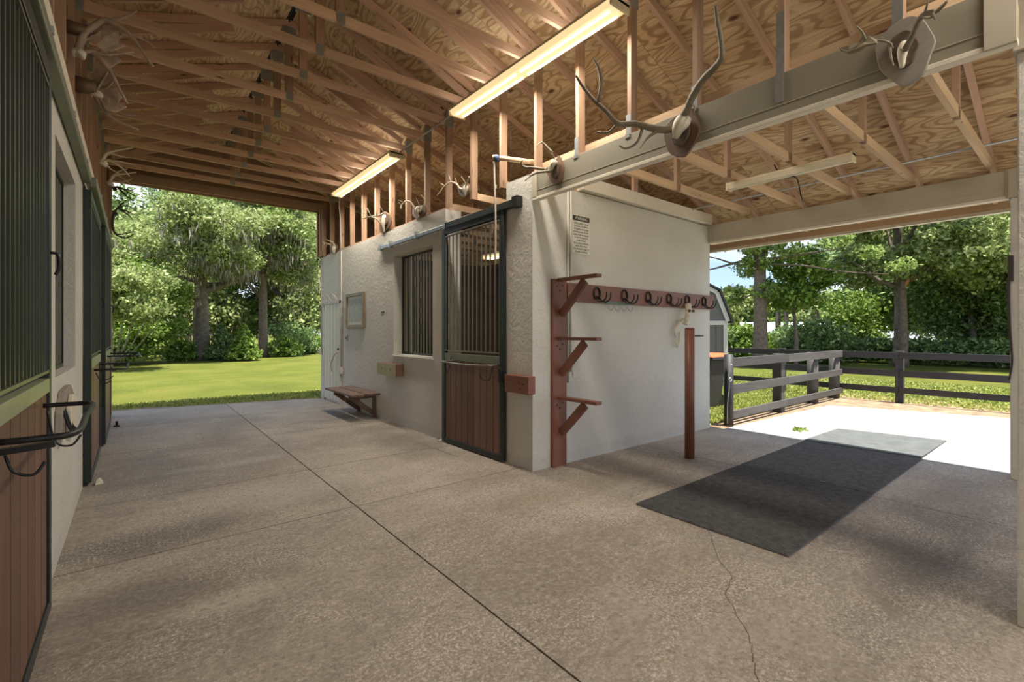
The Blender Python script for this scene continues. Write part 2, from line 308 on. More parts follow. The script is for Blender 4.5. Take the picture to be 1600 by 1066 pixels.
# floor: poured slabs divided by tooled joints, each a piece of the floor
fl = setp(poly_slab('floor', [(-5, -8.5), (13.6, -8.5), (12.9, -1), (12.3, 1.1), (11.5, 3.55), (7.3, 3.75), (7.3, 11.5), (3.6, 11.35), (-.5, 12.15), (-5, 12.3)], -.16, -.012, M['darkground']), kind='structure')
J = .006
def slab(pts, m=None):
    cx = sum(p[0] for p in pts)/len(pts); cy = sum(p[1] for p in pts)/len(pts); q = []
    for x, y in pts: q.append((x-J*(1 if x > cx else -1), y-J*(1 if y > cy else -1)))
    return poly_slab('concrete_slab', q, -.10, 0, m or M['concrete'], fl)
ys = [-8.4, -4.2, -1.2, 1.0, 4.13, 5.56, 7.8, 9.9]
for a, b in zip(ys, ys[1:]):
    slab([(-4.9, a), (-.5, a), (-.5, b), (-4.9, b)]); slab([(-.5, a), (1.54, a), (1.54, b), (-.5, b)])
    if b > 4.2: slab([(1.54, a), (7.2, a), (7.2, b), (1.54, b)])
slab([(-.5, 9.9), (1.54, 9.9), (1.54, 11.74), (-.5, 12.1)]); slab([(1.54, 9.9), (3.6, 9.9), (3.6, 11.3), (1.54, 11.74)]); slab([(3.6, 9.9), (7.2, 9.9), (7.2, 11.45), (3.6, 11.3)])
slab([(1.54, -8.4), (5.43, -8.4), (5.43, -1.2), (1.54, -1.2)]); slab([(1.54, -1.2), (5.43, -1.2), (5.43, 4.13), (1.54, 4.13)])
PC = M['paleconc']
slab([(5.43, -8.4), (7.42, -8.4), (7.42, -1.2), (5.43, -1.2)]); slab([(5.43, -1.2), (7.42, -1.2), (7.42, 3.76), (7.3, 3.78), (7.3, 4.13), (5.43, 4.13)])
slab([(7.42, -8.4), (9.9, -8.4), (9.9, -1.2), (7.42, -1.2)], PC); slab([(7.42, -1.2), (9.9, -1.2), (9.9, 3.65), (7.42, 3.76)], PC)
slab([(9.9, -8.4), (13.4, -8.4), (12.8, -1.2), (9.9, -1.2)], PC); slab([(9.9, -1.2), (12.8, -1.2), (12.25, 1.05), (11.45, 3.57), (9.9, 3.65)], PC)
ck = [fl_ for fl_ in [(3.55, 1.95), (3.1, 1.62), (2.95, 1.45), (2.72, 1.38), (2.45, 1.12), (2.2, .98), (2.0, .80), (1.9, .72)]]
cm_ = MB()
for (x_, y_), (x2_, y2_) in zip(ck, ck[1:]):
    for j_ in range(4):
        p_ = V(x_+(x2_-x_)*j_/4, y_+(y2_-y_)*j_/4+random.uniform(-.012, .012)*(j_ > 0), .0006); q_ = V(x_+(x2_-x_)*(j_+1)/4, y_+(y2_-y_)*(j_+1)/4+0, .0006); cm_.bar(p_, q_, .003, .0012)
cm_.build('crack', M['darkground'], fl)
setp(poly_slab('dirt_strip', [(12.9, -8), (15.1, -8), (14.2, 3.6), (13.6, 4.4), (7.5, 4.25), (7.35, 3.74), (11.5, 3.53), (12.33, 1.1)], -.065, -.028, M['dirt']), kind='structure')
setp(poly_slab('dirt_strip', [(-5, 12.1), (-.5, 12.0), (3.6, 11.2), (3.6, 11.7), (-.5, 12.55), (-5, 12.7)], -.065, -.03, M['dirt']), kind='structure')
# right block walls
w = MB(); T = .26; X1 = XA+T
w.box(XA, X1, YB, 4.40, 0, 3.31); w.box(XA, X1, 5.80, 6.17, 0, 3.30); w.box(XA, X1, 6.17, 7.51, 0, 1.17); w.box(XA, X1, 6.17, 7.51, 2.84, 3.30); w.box(XA, X1, 7.51, YN, 0, 3.29)
setp(w.build('wall_right', M['stucco']), kind='structure')
w = MB(); w.box(X1, XE, YB, YB+T, 0, 3.24); setp(w.build('wall_bay', M['stucco']), kind='structure')
w = MB(); w.box(XE-.2, XE, YB+T, YN-.2, 0, 3.24); setp(w.build('wall_rear', M['stall_shade']), kind='structure')
w = MB(); w.box(X1, XE, YN-.2, YN, 0, 3.24); setp(w.build('wall_far', M['stucco']), kind='structure')
w = MB(); w.box(X1, XE-.2, 8.6, 8.75, 0, 3.0); setp(w.build('wall_partition', M['stall_shade']), kind='structure')
w = MB(); w.box(X1+.01, XE-.21, YB+T+.01, 8.59, .001, .03); setp(w.build('stall_bedding', M['soil']), kind='stuff', label='brown bedding covering the floor of the right hand stall', cat='bedding')
b = MB(); b.box(4.2, XE-.04, YB-.065, YB+.05, 3.262, 3.42); setp(b.build('trim_1', M['trim'], bevel=.004), kind='structure')
b = MB(); b.box(X1, XE-.02, YB+.05, YB+.2, 3.24, 3.30); setp(b.build('trim_2', M['fresh']), kind='structure')
b = MB(); b.box(XA+.03, X1-.03, 5.80, YN, 3.291, 3.33); setp(b.build('trim_3', M['lumber']), kind='structure')
b = MB(); b.box(XA+.01, XA+.10, 6.17, 7.51, 1.15, 1.172); b.box(XA-.03, XA+.12, 6.14, 7.54, 1.135, 1.155); setp(b.build('trim_4', M['stucco']), kind='structure')
# left wall
w = MB(); A, B_ = XL-.25, XL
w.box(A, B_, -8.4, 1.95, 0, 3.28); w.box(A, B_, 3.58, 4.25, 0, 3.28); w.box(A, B_, 1.95, 3.58, 3.02, 3.28)
w.box(A, B_, 4.25, 5.60, 0, 1.25); w.box(A, B_, 4.25, 5.60, 2.84, 3.28); w.box(A, B_, 5.60, 6.35, 0, 3.28)
w.box(A, B_, 6.35, 8.1, 3.02, 3.28); w.box(A, B_, 8.1, 8.5, 0, 3.28); w.box(A, B_, 8.5, 10.3, 3.02, 3.28); w.box(A, B_, 10.3, YN, 0, 3.28)
setp(w.build('wall_left', M['stucco']), kind='structure')
w = MB(); w.box(-4.15, -3.95, -8.4, YN, 0, 3.2); setp(w.build('wall_outer_left', M['stall_shade']), kind='structure')
b = MB(); b.box(XL, XL+.05, -1, YN, 3.14, 3.30); setp(b.build('trim_5', M['trim']), kind='structure')
b = MB(); b.box(XL+.002, XL+.075, YN-.05, YN+.02, .0, 4.33); setp(b.build('trim_6', M['post_lumber']), kind='structure')
for yy in (4.15, 8.3, 10.42):
    w = MB(); w.box(-3.95, A, yy-.06, yy+.06, 0, 3.0); setp(w.build('wall_stall', M['stall_shade']), kind='structure')
# roof
def zr(x): return 4.72-.36*(x-3.5) if x > 1.54 else 4.72-.36*((3.08-x)-3.5)
SL = math.hypot(1, .36); OF = .098
Y0, Y1 = -4.6, 11.95
r = MB()
for sx in (1, -1):
    xa, xb = 1.54, 1.54+sx*6.13
    n = V(.36*sx, 0, 1).normalized()
    p = [V(xa, Y0, zr(1.54))+n*(OF+.016), V(xb, Y0, zr(xb))+n*(OF+.016)]
    if sx < 0: p = p[::-1]
    p[0 if sx > 0 else 1].x = 1.54
    r.hexa([p[0], p[1], p[1]+V(0, Y1-Y0, 0), p[0]+V(0, Y1-Y0, 0), p[0]+V(0, 0, .05), p[1]+V(0, 0, .05), p[1]+V(0, Y1-Y0, .05), p[0]+V(0, Y1-Y0, .05)])
ceil = setp(r.build('ceiling', M['roofblack']), kind='structure')
PW, PL = 1.27, 2.54
for sx in (1, -1):
    n = V(.36*sx, 0, 1).normalized(); d = V(sx, 0, -.36).normalized()
    for i in range(6):
        y = Y0-(PL/2 if i % 2 else 0)
        while y < Y1:
            a, b = max(y, Y0)+.002, min(y+PL, Y1)-.002; y += PL
            if b-a < .1: continue
            s0, s1 = i*PW+.002, min((i+1)*PW, 6.13*SL)-.002
            if s1 <= s0: continue
            o0 = V(1.54, 0, zr(1.54))+n*OF
            c = [o0+d*s0+V(0, a, 0), o0+d*s1+V(0, a, 0), o0+d*s1+V(0, b, 0), o0+d*s0+V(0, b, 0)]
            if sx < 0: c = [c[1], c[0], c[3], c[2]]
            MB().hexa([*c, *[q+n*.014 for q in c]], (0, 1, 0)).build('plywood_panel', M['ply'], ceil)
# gable end above the far opening: header, jambs, sheathing
gb = MB()
gb.prism([(XL+.08, YN, 4.36), (3.36, YN, 4.36), (3.36, YN, zr(3.36)+.08), (1.54, YN, zr(1.54)+.08), (XL+.08, YN, zr(XL+.08)+.08)], (0, .05, 0), (1, 0, 0))
gb.prism([(3.36, YN, 3.31), (7.2, YN, 3.31), (7.2, YN, zr(7.2)+.08), (3.36, YN, zr(3.36)+.08)], (0, .05, 0), (1, 0, 0))
gb.prism([(-4.1, YN, 3.31), (XL+.08, YN, 3.31), (XL+.08, YN, zr(XL+.08)+.08), (-4.1, YN, zr(-4.1)+.08)], (0, .05, 0), (1, 0, 0))
setp(gb.build('wall_gable', M['post_lumber']), kind='structure')
for k, (y0, y1, z0, z1) in enumerate(((11.32, 11.38, 4.36, 4.52), (11.42, 11.48, 4.33, 4.5))):
    setp(MB().box(XL+.04, 3.40, y0, y1, z0, z1).build('trim_%d' % (7+k), M['post_lumber']), kind='structure')
for k, (x, y0, y1) in enumerate(((3.36, 11.30, 11.34), (3.40, 11.40, 11.5), (3.37, 11.18, 11.22))):
    setp(MB().box(x, x+.09, y0, y1, 3.30, 4.36+.14*(k != 1)).build('trim_%d' % (9+k), M['post_lumber']), kind='structure')
# ================================================================ TRUSSES
ORD = ['first', 'second', 'third', 'fourth', 'fifth', 'sixth', 'seventh', 'eighth', 'ninth', 'tenth', 'eleventh', 'twelfth', 'thirteenth', 'fourteenth', 'fifteenth', 'sixteenth', 'seventeenth', 'eighteenth', 'nineteenth', 'twentieth']
def truss(y):
    t = thing('roof_truss', (1.54, y, 3.3), 'x', 'truss', 'roof trusses across the barn aisle')
    TH = .042
    MB().bar((XL-.03, y, 4.545), (3.45, y, 4.545), TH, .09).build('bottom_chord', M['lumber'], t)
    for s in (1, -1):
        xe = 1.54+s*6.05; h = .045*SL
        MB().bar((1.54, y, zr(1.54)+h), (xe, y, zr(xe)+h), TH, .09).build('rafter', M['lumber'], t)
        x0 = 1.54+s*1.86; x1 = 1.54+s*.62
        MB().bar((x0, y, 4.64), (x1, y, zr(x1)-.03), TH, .09).build('web', M['lumber'], t)
        px = 1.54+s*(1.975 if s > 0 else 1.96)
        MB().bar((px, y, 3.30), (px, y, zr(px)), TH, .09, (1, 0, 0)).build('post', M['post_lumber'], t)
        MB().bar((1.54+s*2.02, y, 3.345), (1.54+s*5.62, y, 3.345), TH, .09).build('side_chord', M['fresh'] if s > 0 else M['lumber'], t)
        hx = 1.54+s*3.72
        MB().bar((hx, y, 3.30), (hx, y, zr(hx)), TH, .09, (1, 0, 0)).build('hanger', M['post_lumber'], t)
        g = MB(); g.box(px-.06, px+.06, y-TH/2-.003, y+TH/2+.003, 4.47, 4.68); g.build('gusset_plate', M['galv'], t)
    MB().bar((1.54, y, 4.52), (1.54, y, zr(1.54)), TH, .09, (1, 0, 0)).build('king_post', M['post_lumber'], t)
    MB().box(1.50, 1.58, y-TH/2-.003, y+TH/2+.003, 4.50, 4.60).build('gusset_plate', M['galv'], t)
    MB().box(1.46, 1.62, y-TH/2-.003, y+TH/2+.003, 5.27, 5.42).build('gusset_plate', M['galv'], t)
    return t
t0 = None
for k in range(15, -5, -1):
    y = 1.37+.636*k
    t = truss(y) if t0 is None else copy_tree(t0)
    if t0 is None: t0 = t
    t.location.y = y
    t['label'] = 'reddish pine roof truss, the %s one in from the far gable opening' % ORD[15-k]
    if k < 2: t['label'] = 'reddish pine roof truss crossing above the camera end, %s from the far gable' % ORD[15-k]
# beams
def beam(name, x0, x1, y0, y1, z0, z1, label, capy, bottom=True):
    t = thing(name, (x0, (y0+y1)/2, z0), label, 'beam')
    MB().box(x0, x0+.02, y0, y1, z0+.03, z1).build('face_board', M['nearbeam' if x0 < 4 else 'beam'], t, .003)  # near face gets a darker greige copy, its shade held in the colour
    MB().box(x1-.012, x1, y0, y1, z0+.03, z0+.20).build('back_board', M['fresh'], t)
    MB().box(x0-.010, x1+.004, y0, y1, z0, z0+.03).build('bottom_board', M['trim'], t, .003)
    MB().box(x0-.018, x0, y0, y0+.12, z0, z1+.01).build('end_board', M['beam'], t, .003)
    MB().box(x0-.012, x0, y1-.07, y1, z0+.03, z1).build('end_board', M['beam'], t, .003)
    for zz in (z0+.1,): MB().box(x0-.003, x0, y0+.12, y1-.07, zz, zz+.004).build('board_joint', M['beam'], t)
    return t
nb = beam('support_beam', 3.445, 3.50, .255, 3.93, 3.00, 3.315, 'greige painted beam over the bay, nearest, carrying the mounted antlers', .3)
MB().box(3.566, 3.60, .27, YB, 3.29, 3.44).build('top_plate', M['fresh'], nb)
for k in range(-1, 4):
    y = 1.37+.636*k
    MB().box(3.438, 3.444, y-.026, y+.026, (3.12 if k == 0 else 3.285), 3.318).build('metal_strap', M['galv'], nb); MB().box(3.458, 3.464, y-.026, y+.026, 3.318, (3.50 if k else 3.75)).build('metal_strap', M['galv'], nb)
fb = beam('support_beam', 7.20, 7.29, .50, 3.93, 2.955, 3.255, 'greige painted beam at the outer edge of the bay, next to the sunlit slab', .5)
f = thing('eave_board', (7.66, 3.4, 2.97), 'brown eave fascia board with a pale lower edge beyond the outer beam', 'fascia')
MB().box(7.64, 7.68, -4.6, 11.9, 2.935, 3.29).build('board', M['fresh'], f); MB().box(7.63, 7.70, -4.6, 11.9, 2.895, 2.935).build('edge_strip', M['trim'], f)
for k in range(-2, 5): MB().box(7.30, 7.64, 1.37+.636*k-.02, 1.37+.636*k+.02, 3.0, 3.05).build('lookout', M['fresh'], f)
# columns
c = thing('bay_column', (3.74, .03, 0), 'cream painted square column at the right edge, nearest to the camera', 'column')
MB().box(3.625, 3.86, -.22, .27, 0, 3.02).build('shaft', M['stucco'], c, .008); MB().box(3.60, 3.88, -.24, .285, 3.02, 3.40).build('capital', M['beam'], c, .004)
c = thing('bay_column', (7.3, .42, 0), 'cream square column at the outer edge of the bay, behind the near column', 'column')
MB().box(7.18, 7.40, .28, .585, 0, 2.955).build('shaft', M['stucco'], c, .008); MB().box(7.16, 7.42, .26, .60, 2.955, 3.26).build('capital', M['beam'], c, .004)
s = thing('lead_strap', (7.17, .55, 1.05), 'dark leather strap hanging from a hook on the outer bay column', 'strap')
MB().box(7.15, 7.18, .56, .60, 2.08, 2.35).build('hook_plate', M['leather'], s)
MB().tube(bez([(7.165, .60, 2.1), (7.15, .585, 1.6), (7.16, .57, 1.25), (7.165, .59, 1.05)]), [.012, .022, .03, .008], 8).build('strap', M['leather'], s)
# ================================================================ DOORS AND WINDOW GRILLES
def stall_door(xf, sgn, y0, y1, z0, z1, zr0, zr1, label, npl, nbar, pm, railm, thick=.05, bm='bars'):
    """sliding door: face at xf looking along sgn; frame, planks, bars"""
    t = thing('stall_door', (xf, (y0+y1)/2, z0), label, 'stall door')
    a, b = sorted((xf, xf-sgn*thick)); fw = .075
    MB().box(a, b, y0, y0+fw, z0, z1).build('stile', M['dgreen'], t, .004); MB().box(a, b, y1-fw, y1, z0, z1).build('stile', M['dgreen'], t, .004)
    MB().box(a, b, y0+fw, y1-fw, z0, z0+.06).build('bottom_rail', M['dgreen'], t, .004); MB().box(a, b, y0+fw, y1-fw, z1-.09, z1).build('top_rail', M['dgreen'], t, .004)
    MB().box(a, b, y0+fw, y1-fw, zr0, zr1).build('middle_rail', railm, t, .004)
    q0, q1 = sorted((xf-sgn*.012, xf-sgn*.035)); pw = (y1-y0-2*fw)/npl
    for i in range(npl): MB().box(q0+random.uniform(-.001, .001), q1, y0+fw+pw*i+.0055, y0+fw+pw*(i+1)-.0055, z0+.06, zr0, (0, 0, 1)).build('plank', pm, t)
    m0, m1 = sorted((xf-sgn*.002, xf-sgn*.03)); MB().box(m0, m1, y0+fw, y1-fw, zr1+.03, zr1+.045).build('grille_rail', M['bars'], t); MB().box(m0, m1, y0+fw, y1-fw, z1-.13, z1-.115).build('grille_rail', M['bars'], t)
    st = (y1-y0-2*fw-.02)/nbar
    for i in range(nbar+1): MB().box(xf-sgn*.008, xf-sgn*.022, y0+fw+.01+st*i-.008, y0+fw+.01+st*i+.008, zr1+.03, z1-.115).build('bar', M[bm], t)
    return t
rd = stall_door(3.385, -1, 4.385, 5.80, .02, 3.0, 1.16, 1.255, 'dark green framed sliding stall door with bars and brown planks, in the white block', 9, 13, M['plank'], M['lgreen'])
for i, o in enumerate([c for c in rd.children if c.name.startswith('bar')]): pass
MB().box(3.39, 3.43, 5.71, 5.72, .1, 2.9).build('seal', M['black'], rd)
# interior sill wall under nothing: track
tr = thing('door_track', (3.40, 6.1, 3.0), 'blue grey sliding track above the bars of the white block, running to the corner', 'track')
MB().box(3.385, 3.435, 5.75, 8.05, 3.0, 3.055).build('rail', M['track'], tr, .006); MB().box(3.375, 3.44, 4.12, 5.75, 2.985, 3.07).build('rail_cover', M['dgreen'], tr, .006)
for y in (5.72, 6.6, 7.55, 7.95): MB().box(3.37, 3.445, y-.012, y+.012, 2.985, 3.10).build('bracket', M['galv'], tr)
MB().box(3.36, 3.445, 4.10, 4.20, 2.97, 3.09).build('bracket', M['black'], tr)
MB().box(3.365, 3.40, 4.40, 4.46, .95, 1.12).build('latch', M['black'], rd, .01)
def ubar(name, pts, r, label, m=M['black'], hooks=()):
    t = thing(name, pts[0], label, 'blanket bar'); MB().tube(pts, r, 10).build('bar_tube', m, t)
    for h in hooks: MB().tube(bez(h), .0055, 6).build('hook', M['black'], t)
    return t
def rnd(p, q, r_, n=5): return None
ubar('blanket_bar', bez([(3.385, 4.50, 1.15), (3.28, 4.52, 1.15), (3.16, 4.70, 1.15), (3.13, 4.95, 1.15), (3.12, 5.25, 1.16), (3.14, 5.40, 1.16), (3.25, 5.45, 1.16), (3.385, 5.46, 1.16)]), .011, 'steel blanket bar projecting from the stall door of the white block',
     M['bars'], [[(3.37, 5.52, 1.22), (3.34, 5.52, 1.08), (3.30, 5.50, 1.0), (3.26, 5.47, 1.03), (3.25, 5.46, 1.08)], [(3.37, 4.58, 1.15), (3.34, 4.58, 1.0), (3.31, 4.60, .96), (3.26, 4.64, .98), (3.24, 4.66, 1.03)]])
# window grille right
def grille(name, x0, y0, y1, z0, z1, n, label, m=M['bars'], dv=None):
    t = thing(name, (x0, (y0+y1)/2, z0), label, 'window grille')
    for a, b in ((y0, y0+.03), (y1-.03, y1)): MB().box(x0, x0+.03, a, b, z0, z1).build('frame_side', M['dgreen'], t)
    for a, b in ((z0, z0+.03), (z1-.03, z1)): MB().box(x0, x0+.03, y0+.03, y1-.03, a, b).build('frame_rail', M['dgreen'], t)
    if dv: MB().box(x0-.01, x0+.03, dv, dv+.05, z0+.03, z1-.03).build('divider', M['bars'], t)
    for i in range(n): 
        y = y0+.03+(y1-y0-.06)*(i+.5)/n
        MB().box(x0+.004, x0+.022, y-.010, y+.010, z0+.03, z1-.03).build('bar', m, t)
    return t
gl = grille('window_grille', 3.60, 6.17, 7.51, 1.175, 2.835, 13, 'barred window grille set into the white block beside the framed print', dv=7.12)
ll = grille('window_grille', -.505, 4.25, 5.60, 1.255, 2.835, 12, 'barred window grille recessed in the left wall past the nearest stall door')
# left doors
ld1 = stall_door(-.355, 1, 1.95, 3.62, .03, 3.0, 1.225, 1.30, 'nearest stall door at the left edge, dark bars over red brown planks', 8, 17, M['plank'], M['lawnlit_green'], .045, 'darkbars')
ld2 = stall_door(-.335, 1, 6.35, 8.10, .03, 2.98, 1.17, 1.27, 'second stall door along the left wall, beyond the recessed window', 9, 12, M['plank'], M['lawnlit_green'], .06, 'darkbars')
ld3 = stall_door(-.30, 1, 8.42, 10.3, .03, 2.98, 1.17, 1.27, 'third stall door along the left wall, nearest the lawn', 9, 12, M['plank'], M['lawnlit_green'], .09, 'darkbars')
for dd, y in ((ld1, 3.56), (ld2, 8.02), (ld3, 10.2)):
    x = dd.location.x; MB().tube(bez([(x+.001, y, 1.98), (x+.03, y, 1.97), (x+.035, y, 1.9), (x+.02, y, 1.86)], 4), .008, 6).build('pull_handle', M['black'], dd)
tr = thing('door_track', (-.34, 5, 3.05), 'olive sliding door track running along the left wall above its doors', 'track')
MB().box(-.395, -.33, 1.2, 6.30, 3.03, 3.11).build('rail', M['lgreen'], tr, .008); MB().box(-.348, -.29, 6.30, 10.9, 3.0, 3.10).build('rail', M['lgreen'], tr, .008)
for y in (2.3, 3.4, 4.6, 5.8, 7.2, 8.6, 10): MB().box(-.40, (-.325 if y < 6.3 else -.285), y-.02, y+.02, 3.10, 3.13).build('bracket', M['galv'], tr)
def lbar(y0, y1, z, x, d, label, hooks): ubar('blanket_bar', bez([(x, y1, z), (x+d*.55, y1, z), (x+d, y1-.06, z), (x+d, (y0+y1)/2, z), (x+d, y0+.06, z), (x+d*.55, y0, z), (x, y0, z)], 5), .0115, label, M['black'], hooks)
lbar(2.30, 3.30, 1.18, -.355, .19, 'black blanket bar sticking out of the nearest left stall door', [[(-.35, 2.38, 1.12), (-.33, 2.38, 1.06), (-.28, 2.38, 1.04), (-.25, 2.39, 1.08)], [(-.35, 3.40, 1.14), (-.32, 3.40, .98), (-.26, 3.40, .95), (-.22, 3.41, 1.0)]])
MB().bar((-.355, 2.34, 1.14), (-.22, 2.34, 1.15), .035, .02).build('bracket', M['black'], bpy.data.objects['blanket_bar.001'])
lbar(6.75, 7.95, 1.14, -.335, .27, 'black blanket bar on the second left stall door', [[(-.33, 6.9, 1.10), (-.27, 6.9, .98), (-.2, 6.9, 1.0)], [(-.33, 7.7, 1.10), (-.27, 7.7, .96), (-.2, 7.7, 1.0)]])
lbar(8.85, 10.0, 1.20, -.30, .36, 'black blanket bar on the third left stall door, against the lawn', [[(-.30, 9.1, 1.12), (-.24, 9.1, .98), (-.18, 9.1, 1.0)]])
s = thing('bridle_rack', (-.38, 4.45, .95), 'horseshoe shaped wooden bridle plaque with black hooks on the left wall', 'bridle rack')
MB().prism([(-.398, 4.18, .86), (-.398, 4.62, .82), (-.398, 4.95, .95), (-.398, 4.98, 1.08), (-.398, 4.75, 1.16), (-.398, 4.40, 1.15), (-.398, 4.2, 1.02)], (.035, 0, 0)).build('plaque', M['greyplaque'], s, .005)
MB().prism([(-.362, 4.40, .80), (-.362, 4.70, .84), (-.362, 4.80, 1.06), (-.362, 4.55, 1.11), (-.362, 4.36, 1.02)], (.03, 0, 0)).build('hoof_pad', M['skull'], s, .008)
for y in (4.28, 4.36, 4.44): MB().tube(bez([(-.365, y, 1.03), (-.33, y, .90), (-.29, y, .88), (-.26, y, .98)]), .008, 6).build('hook', M['black'], s)
# ================================================================ white utility door
d = thing('door_1', (3.44, 10.65, 0), None, None, kind='structure')
for i in range(5): MB().box(3.418, 3.4445, 10.13+.212*i+.011, 10.13+.212*(i+1)-.011, .05, 2.16, (0, 0, 1)).build('plank', M['white'], d)
MB().box(3.405, 3.4449, 10.08, 10.13, .0, 2.22).build('jamb', M['stucco'], d); MB().box(3.405, 3.4449, 11.19, 11.24, 0, 2.22).build('jamb', M['stucco'], d); MB().box(3.405, 3.4449, 10.08, 11.24, 2.165, 2.22).build('head', M['stucco'], d)
MB().tube(bez([(3.41, 10.25, 1.10), (3.35, 10.25, 1.05), (3.33, 10.42, .85), (3.34, 10.38, .70)]), .012, 6).build('handle', M['bone'], d)
MB().box(3.39, 3.42, 10.16, 10.22, 1.16, 1.20).build('knob', M['black'], d)
a = thing('small_antler', (3.43, 10.7, 2.23), 'pair of small pale antlers lying over the white plank door', 'antler')
for y in (10.35, 10.75, 11.05): MB().tube(bez([(3.43, y, 2.24), (3.40, y+.05, 2.33), (3.38, y+.17, 2.38), (3.36, y+.28, 2.33)]), [.012, .004], 6).build('spike', M['palebone'], a)
for (y, za, zb, lab) in ((10.03, .78, 3.28, 'conduit'), (11.40, 1.15, 3.25, 'conduit')):
    c = thing('conduit', (3.42, y, za), 'grey conduit with outlet box %s the white plank door' % ('on the near side of' if y < 11 else 'at the wall end past'), 'conduit')
    MB().tube([(3.42, y, za), (3.42, y, zb)], .013, 8).build('pipe', M['conduit'], c); MB().box(3.375, 3.443, y-.04, y+.04, za-.13, za+.02).build('box', M['conduit'], c, .006)
    if y < 11: MB().tube(bez([(3.42, y, 3.28), (3.40, y, 3.9), (3.36, y-.05, 4.2), (3.25, 9.6, 4.26)]), .01, 6).build('flexible_lead', M['conduit'], c)
s = thing('light_switch', (3.44, 9.75, 1.42), 'small grey switch plate on the white wall below the framed print', 'switch'); MB().box(3.425, 3.4445, 9.72, 9.79, 1.36, 1.48).build('plate', M['conduit'], s, .004); MB().box(3.415, 3.425, 9.745, 9.765, 1.40, 1.44).build('toggle', M['black'], s)
s = thing('wall_ring', (3.44, 7.90, 1.86), 'small round tie ring on the white wall left of the barred window', 'ring')
MB().tube([(3.444, 7.90, 1.90), (3.41, 7.90, 1.90)], .012, 8).build('eye_bolt', M['black'], s); MB().tube([(3.41+.0*math.sin(a_), 7.90+.035*math.sin(a_), 1.87+.035*math.cos(a_)) for a_ in [i*math.pi/6 for i in range(13)]], .006, 6).build('ring', M['black'], s)
# framed print
s = thing('framed_print', (3.43, 9.25, 1.63), 'landscape print in a brown frame hanging on the white wall', 'picture')
for y0, y1, z0, z1 in ((8.78, 9.73, 1.63, 1.69), (8.78, 9.73, 2.26, 2.32), (8.78, 8.84, 1.69, 2.26), (9.67, 9.73, 1.69, 2.26)): MB().box(3.40, 3.444, y0, y1, z0, z1).build('frame_side', M['goldframe'], s, .004)
MB().box(3.425, 3.444, 8.84, 9.67, 1.69, 2.26).build('mat_board', M['matboard'], s); MB().box(3.422, 3.4249, 8.93, 9.58, 1.77, 2.20).build('print', M['print'], s)
s = thing('bumper_block', (3.37, 7.65, .81), 'olive faced wooden stop block on the white wall beneath the barred window', 'block')
MB().box(3.30, 3.444, 7.13, 7.85, .82, 1.02).build('body', M['plank'], s, .006); MB().box(3.292, 3.30, 7.13, 7.85, .82, 1.02).build('face', M['olive'], s)
for y in (7.3, 7.65): MB().tube([(3.286, y, .93), (3.295, y, .93)], .014, 8).build('bolt', M['plank'], s)
s = thing('bumper_block', (3.39, 4.1, .85), 'red stained wooden stop block on the corner pier beside the stall door', 'block')
MB().box(3.34, 3.444, 3.88, 4.30, .86, 1.06).build('body', M['redwood'], s, .006)
for y, z in ((4.02, .92), (3.97, .97), (4.04, .98)): MB().tube([(3.334, y, z), (3.345, y, z)], .008, 8).build('bolt', M['black'], s)
# bench
s = thing('wall_bench', (3.15, 8.75, 0), 'brown plank bench bracketed to the white wall by the white plank door', 'bench')
for x0, x1 in ((2.90, 3.14), (3.165, 3.42)): MB().box(x0, x1, 8.0, 9.45, .425, .46, (0, 1, 0)).build('seat_board', M['benchwood'], s, .005)
for y in (8.28, 9.05):
    MB().box(3.39, 3.44, y-.045, y+.045, .0, .42).build('wall_cleat', M['benchwood'], s, .003); MB().box(2.95, 3.39, y-.02, y+.02, .35, .425).build('cross_support', M['benchwood'], s, .003)
    MB().bar((3.40, y, .07), (3.0, y, .38), .045, .085).build('brace', M['benchwood'], s, .003)
# ================================================================ saddle rack, peg rail, post
s = thing('saddle_rack', (3.83, 3.9, 0), 'red stained saddle rack with three bracketed arms on the corner of the white block', 'saddle rack')
MB().box(3.715, 3.935, 3.885, 3.929, 0, 2.155).build('back_board', M['redwood'], s, .004)
for z in (2.165, 1.49, .81):
    MB().box(3.78, 3.87, 3.30, 3.885, z-.035, z).build('arm', M['redwood'], s, .004)
    MB().bar((3.825, 3.86, z-.42), (3.825, 3.50, z-.06), .045, .09).build('brace', M['redwood'], s, .004)
    for dx, dz in ((-.03, -.1), (.03, -.08), (0, -.14)): MB().tube([(3.825+dx*1.6, 3.878, z+dz+.0), (3.825+dx*1.6, 3.887, z+dz)], .009, 8).build('bolt', M['black'], s)
s = thing('bridle_rail', (5.7, 3.9, 1.9), 'long red stained board on the white wall holding horseshoe hooks', 'hook rail')
MB().box(3.96, 7.30, 3.888, 3.929, 1.905, 2.125).build('board', M['redwood'], s, .004)
H = None
for i, x in enumerate((4.46, 5.0, 5.52, 6.02, 6.50, 6.98)):
    if H is None:
        H = thing('horseshoe_hook', (x, 3.886, 2.0), 'x', 'hook', 'horseshoe hooks on the bridle rail')
        MB().tube([(x+.055*math.sin(a_), 3.876, 2.02+.075*math.cos(a_)) for a_ in [math.radians(d) for d in range(-150, 151, 20)]], [.010]*16, 6).build('shoe', M['black'], H)
        for dx in (-.03, .05): MB().tube(bez([(x+dx*.4, 3.88, 1.99), (x+dx, 3.84, 1.93), (x+dx+.02, 3.78, 1.92), (x+dx+.03, 3.735, 1.97), (x+dx+.03, 3.73, 2.03)]), .009, 6).build('prong', M['black'], H)
        h = H
    else:
        h = copy_tree(H); h.location.x = x
    h['label'] = 'horseshoe bridle hook, %s from the saddle rack on the red rail' % ORD[i]
s = thing('hook_bar', (4.85, 3.87, 1.86), 'small green metal bar with four wire hooks under the red rail', 'hook bar')
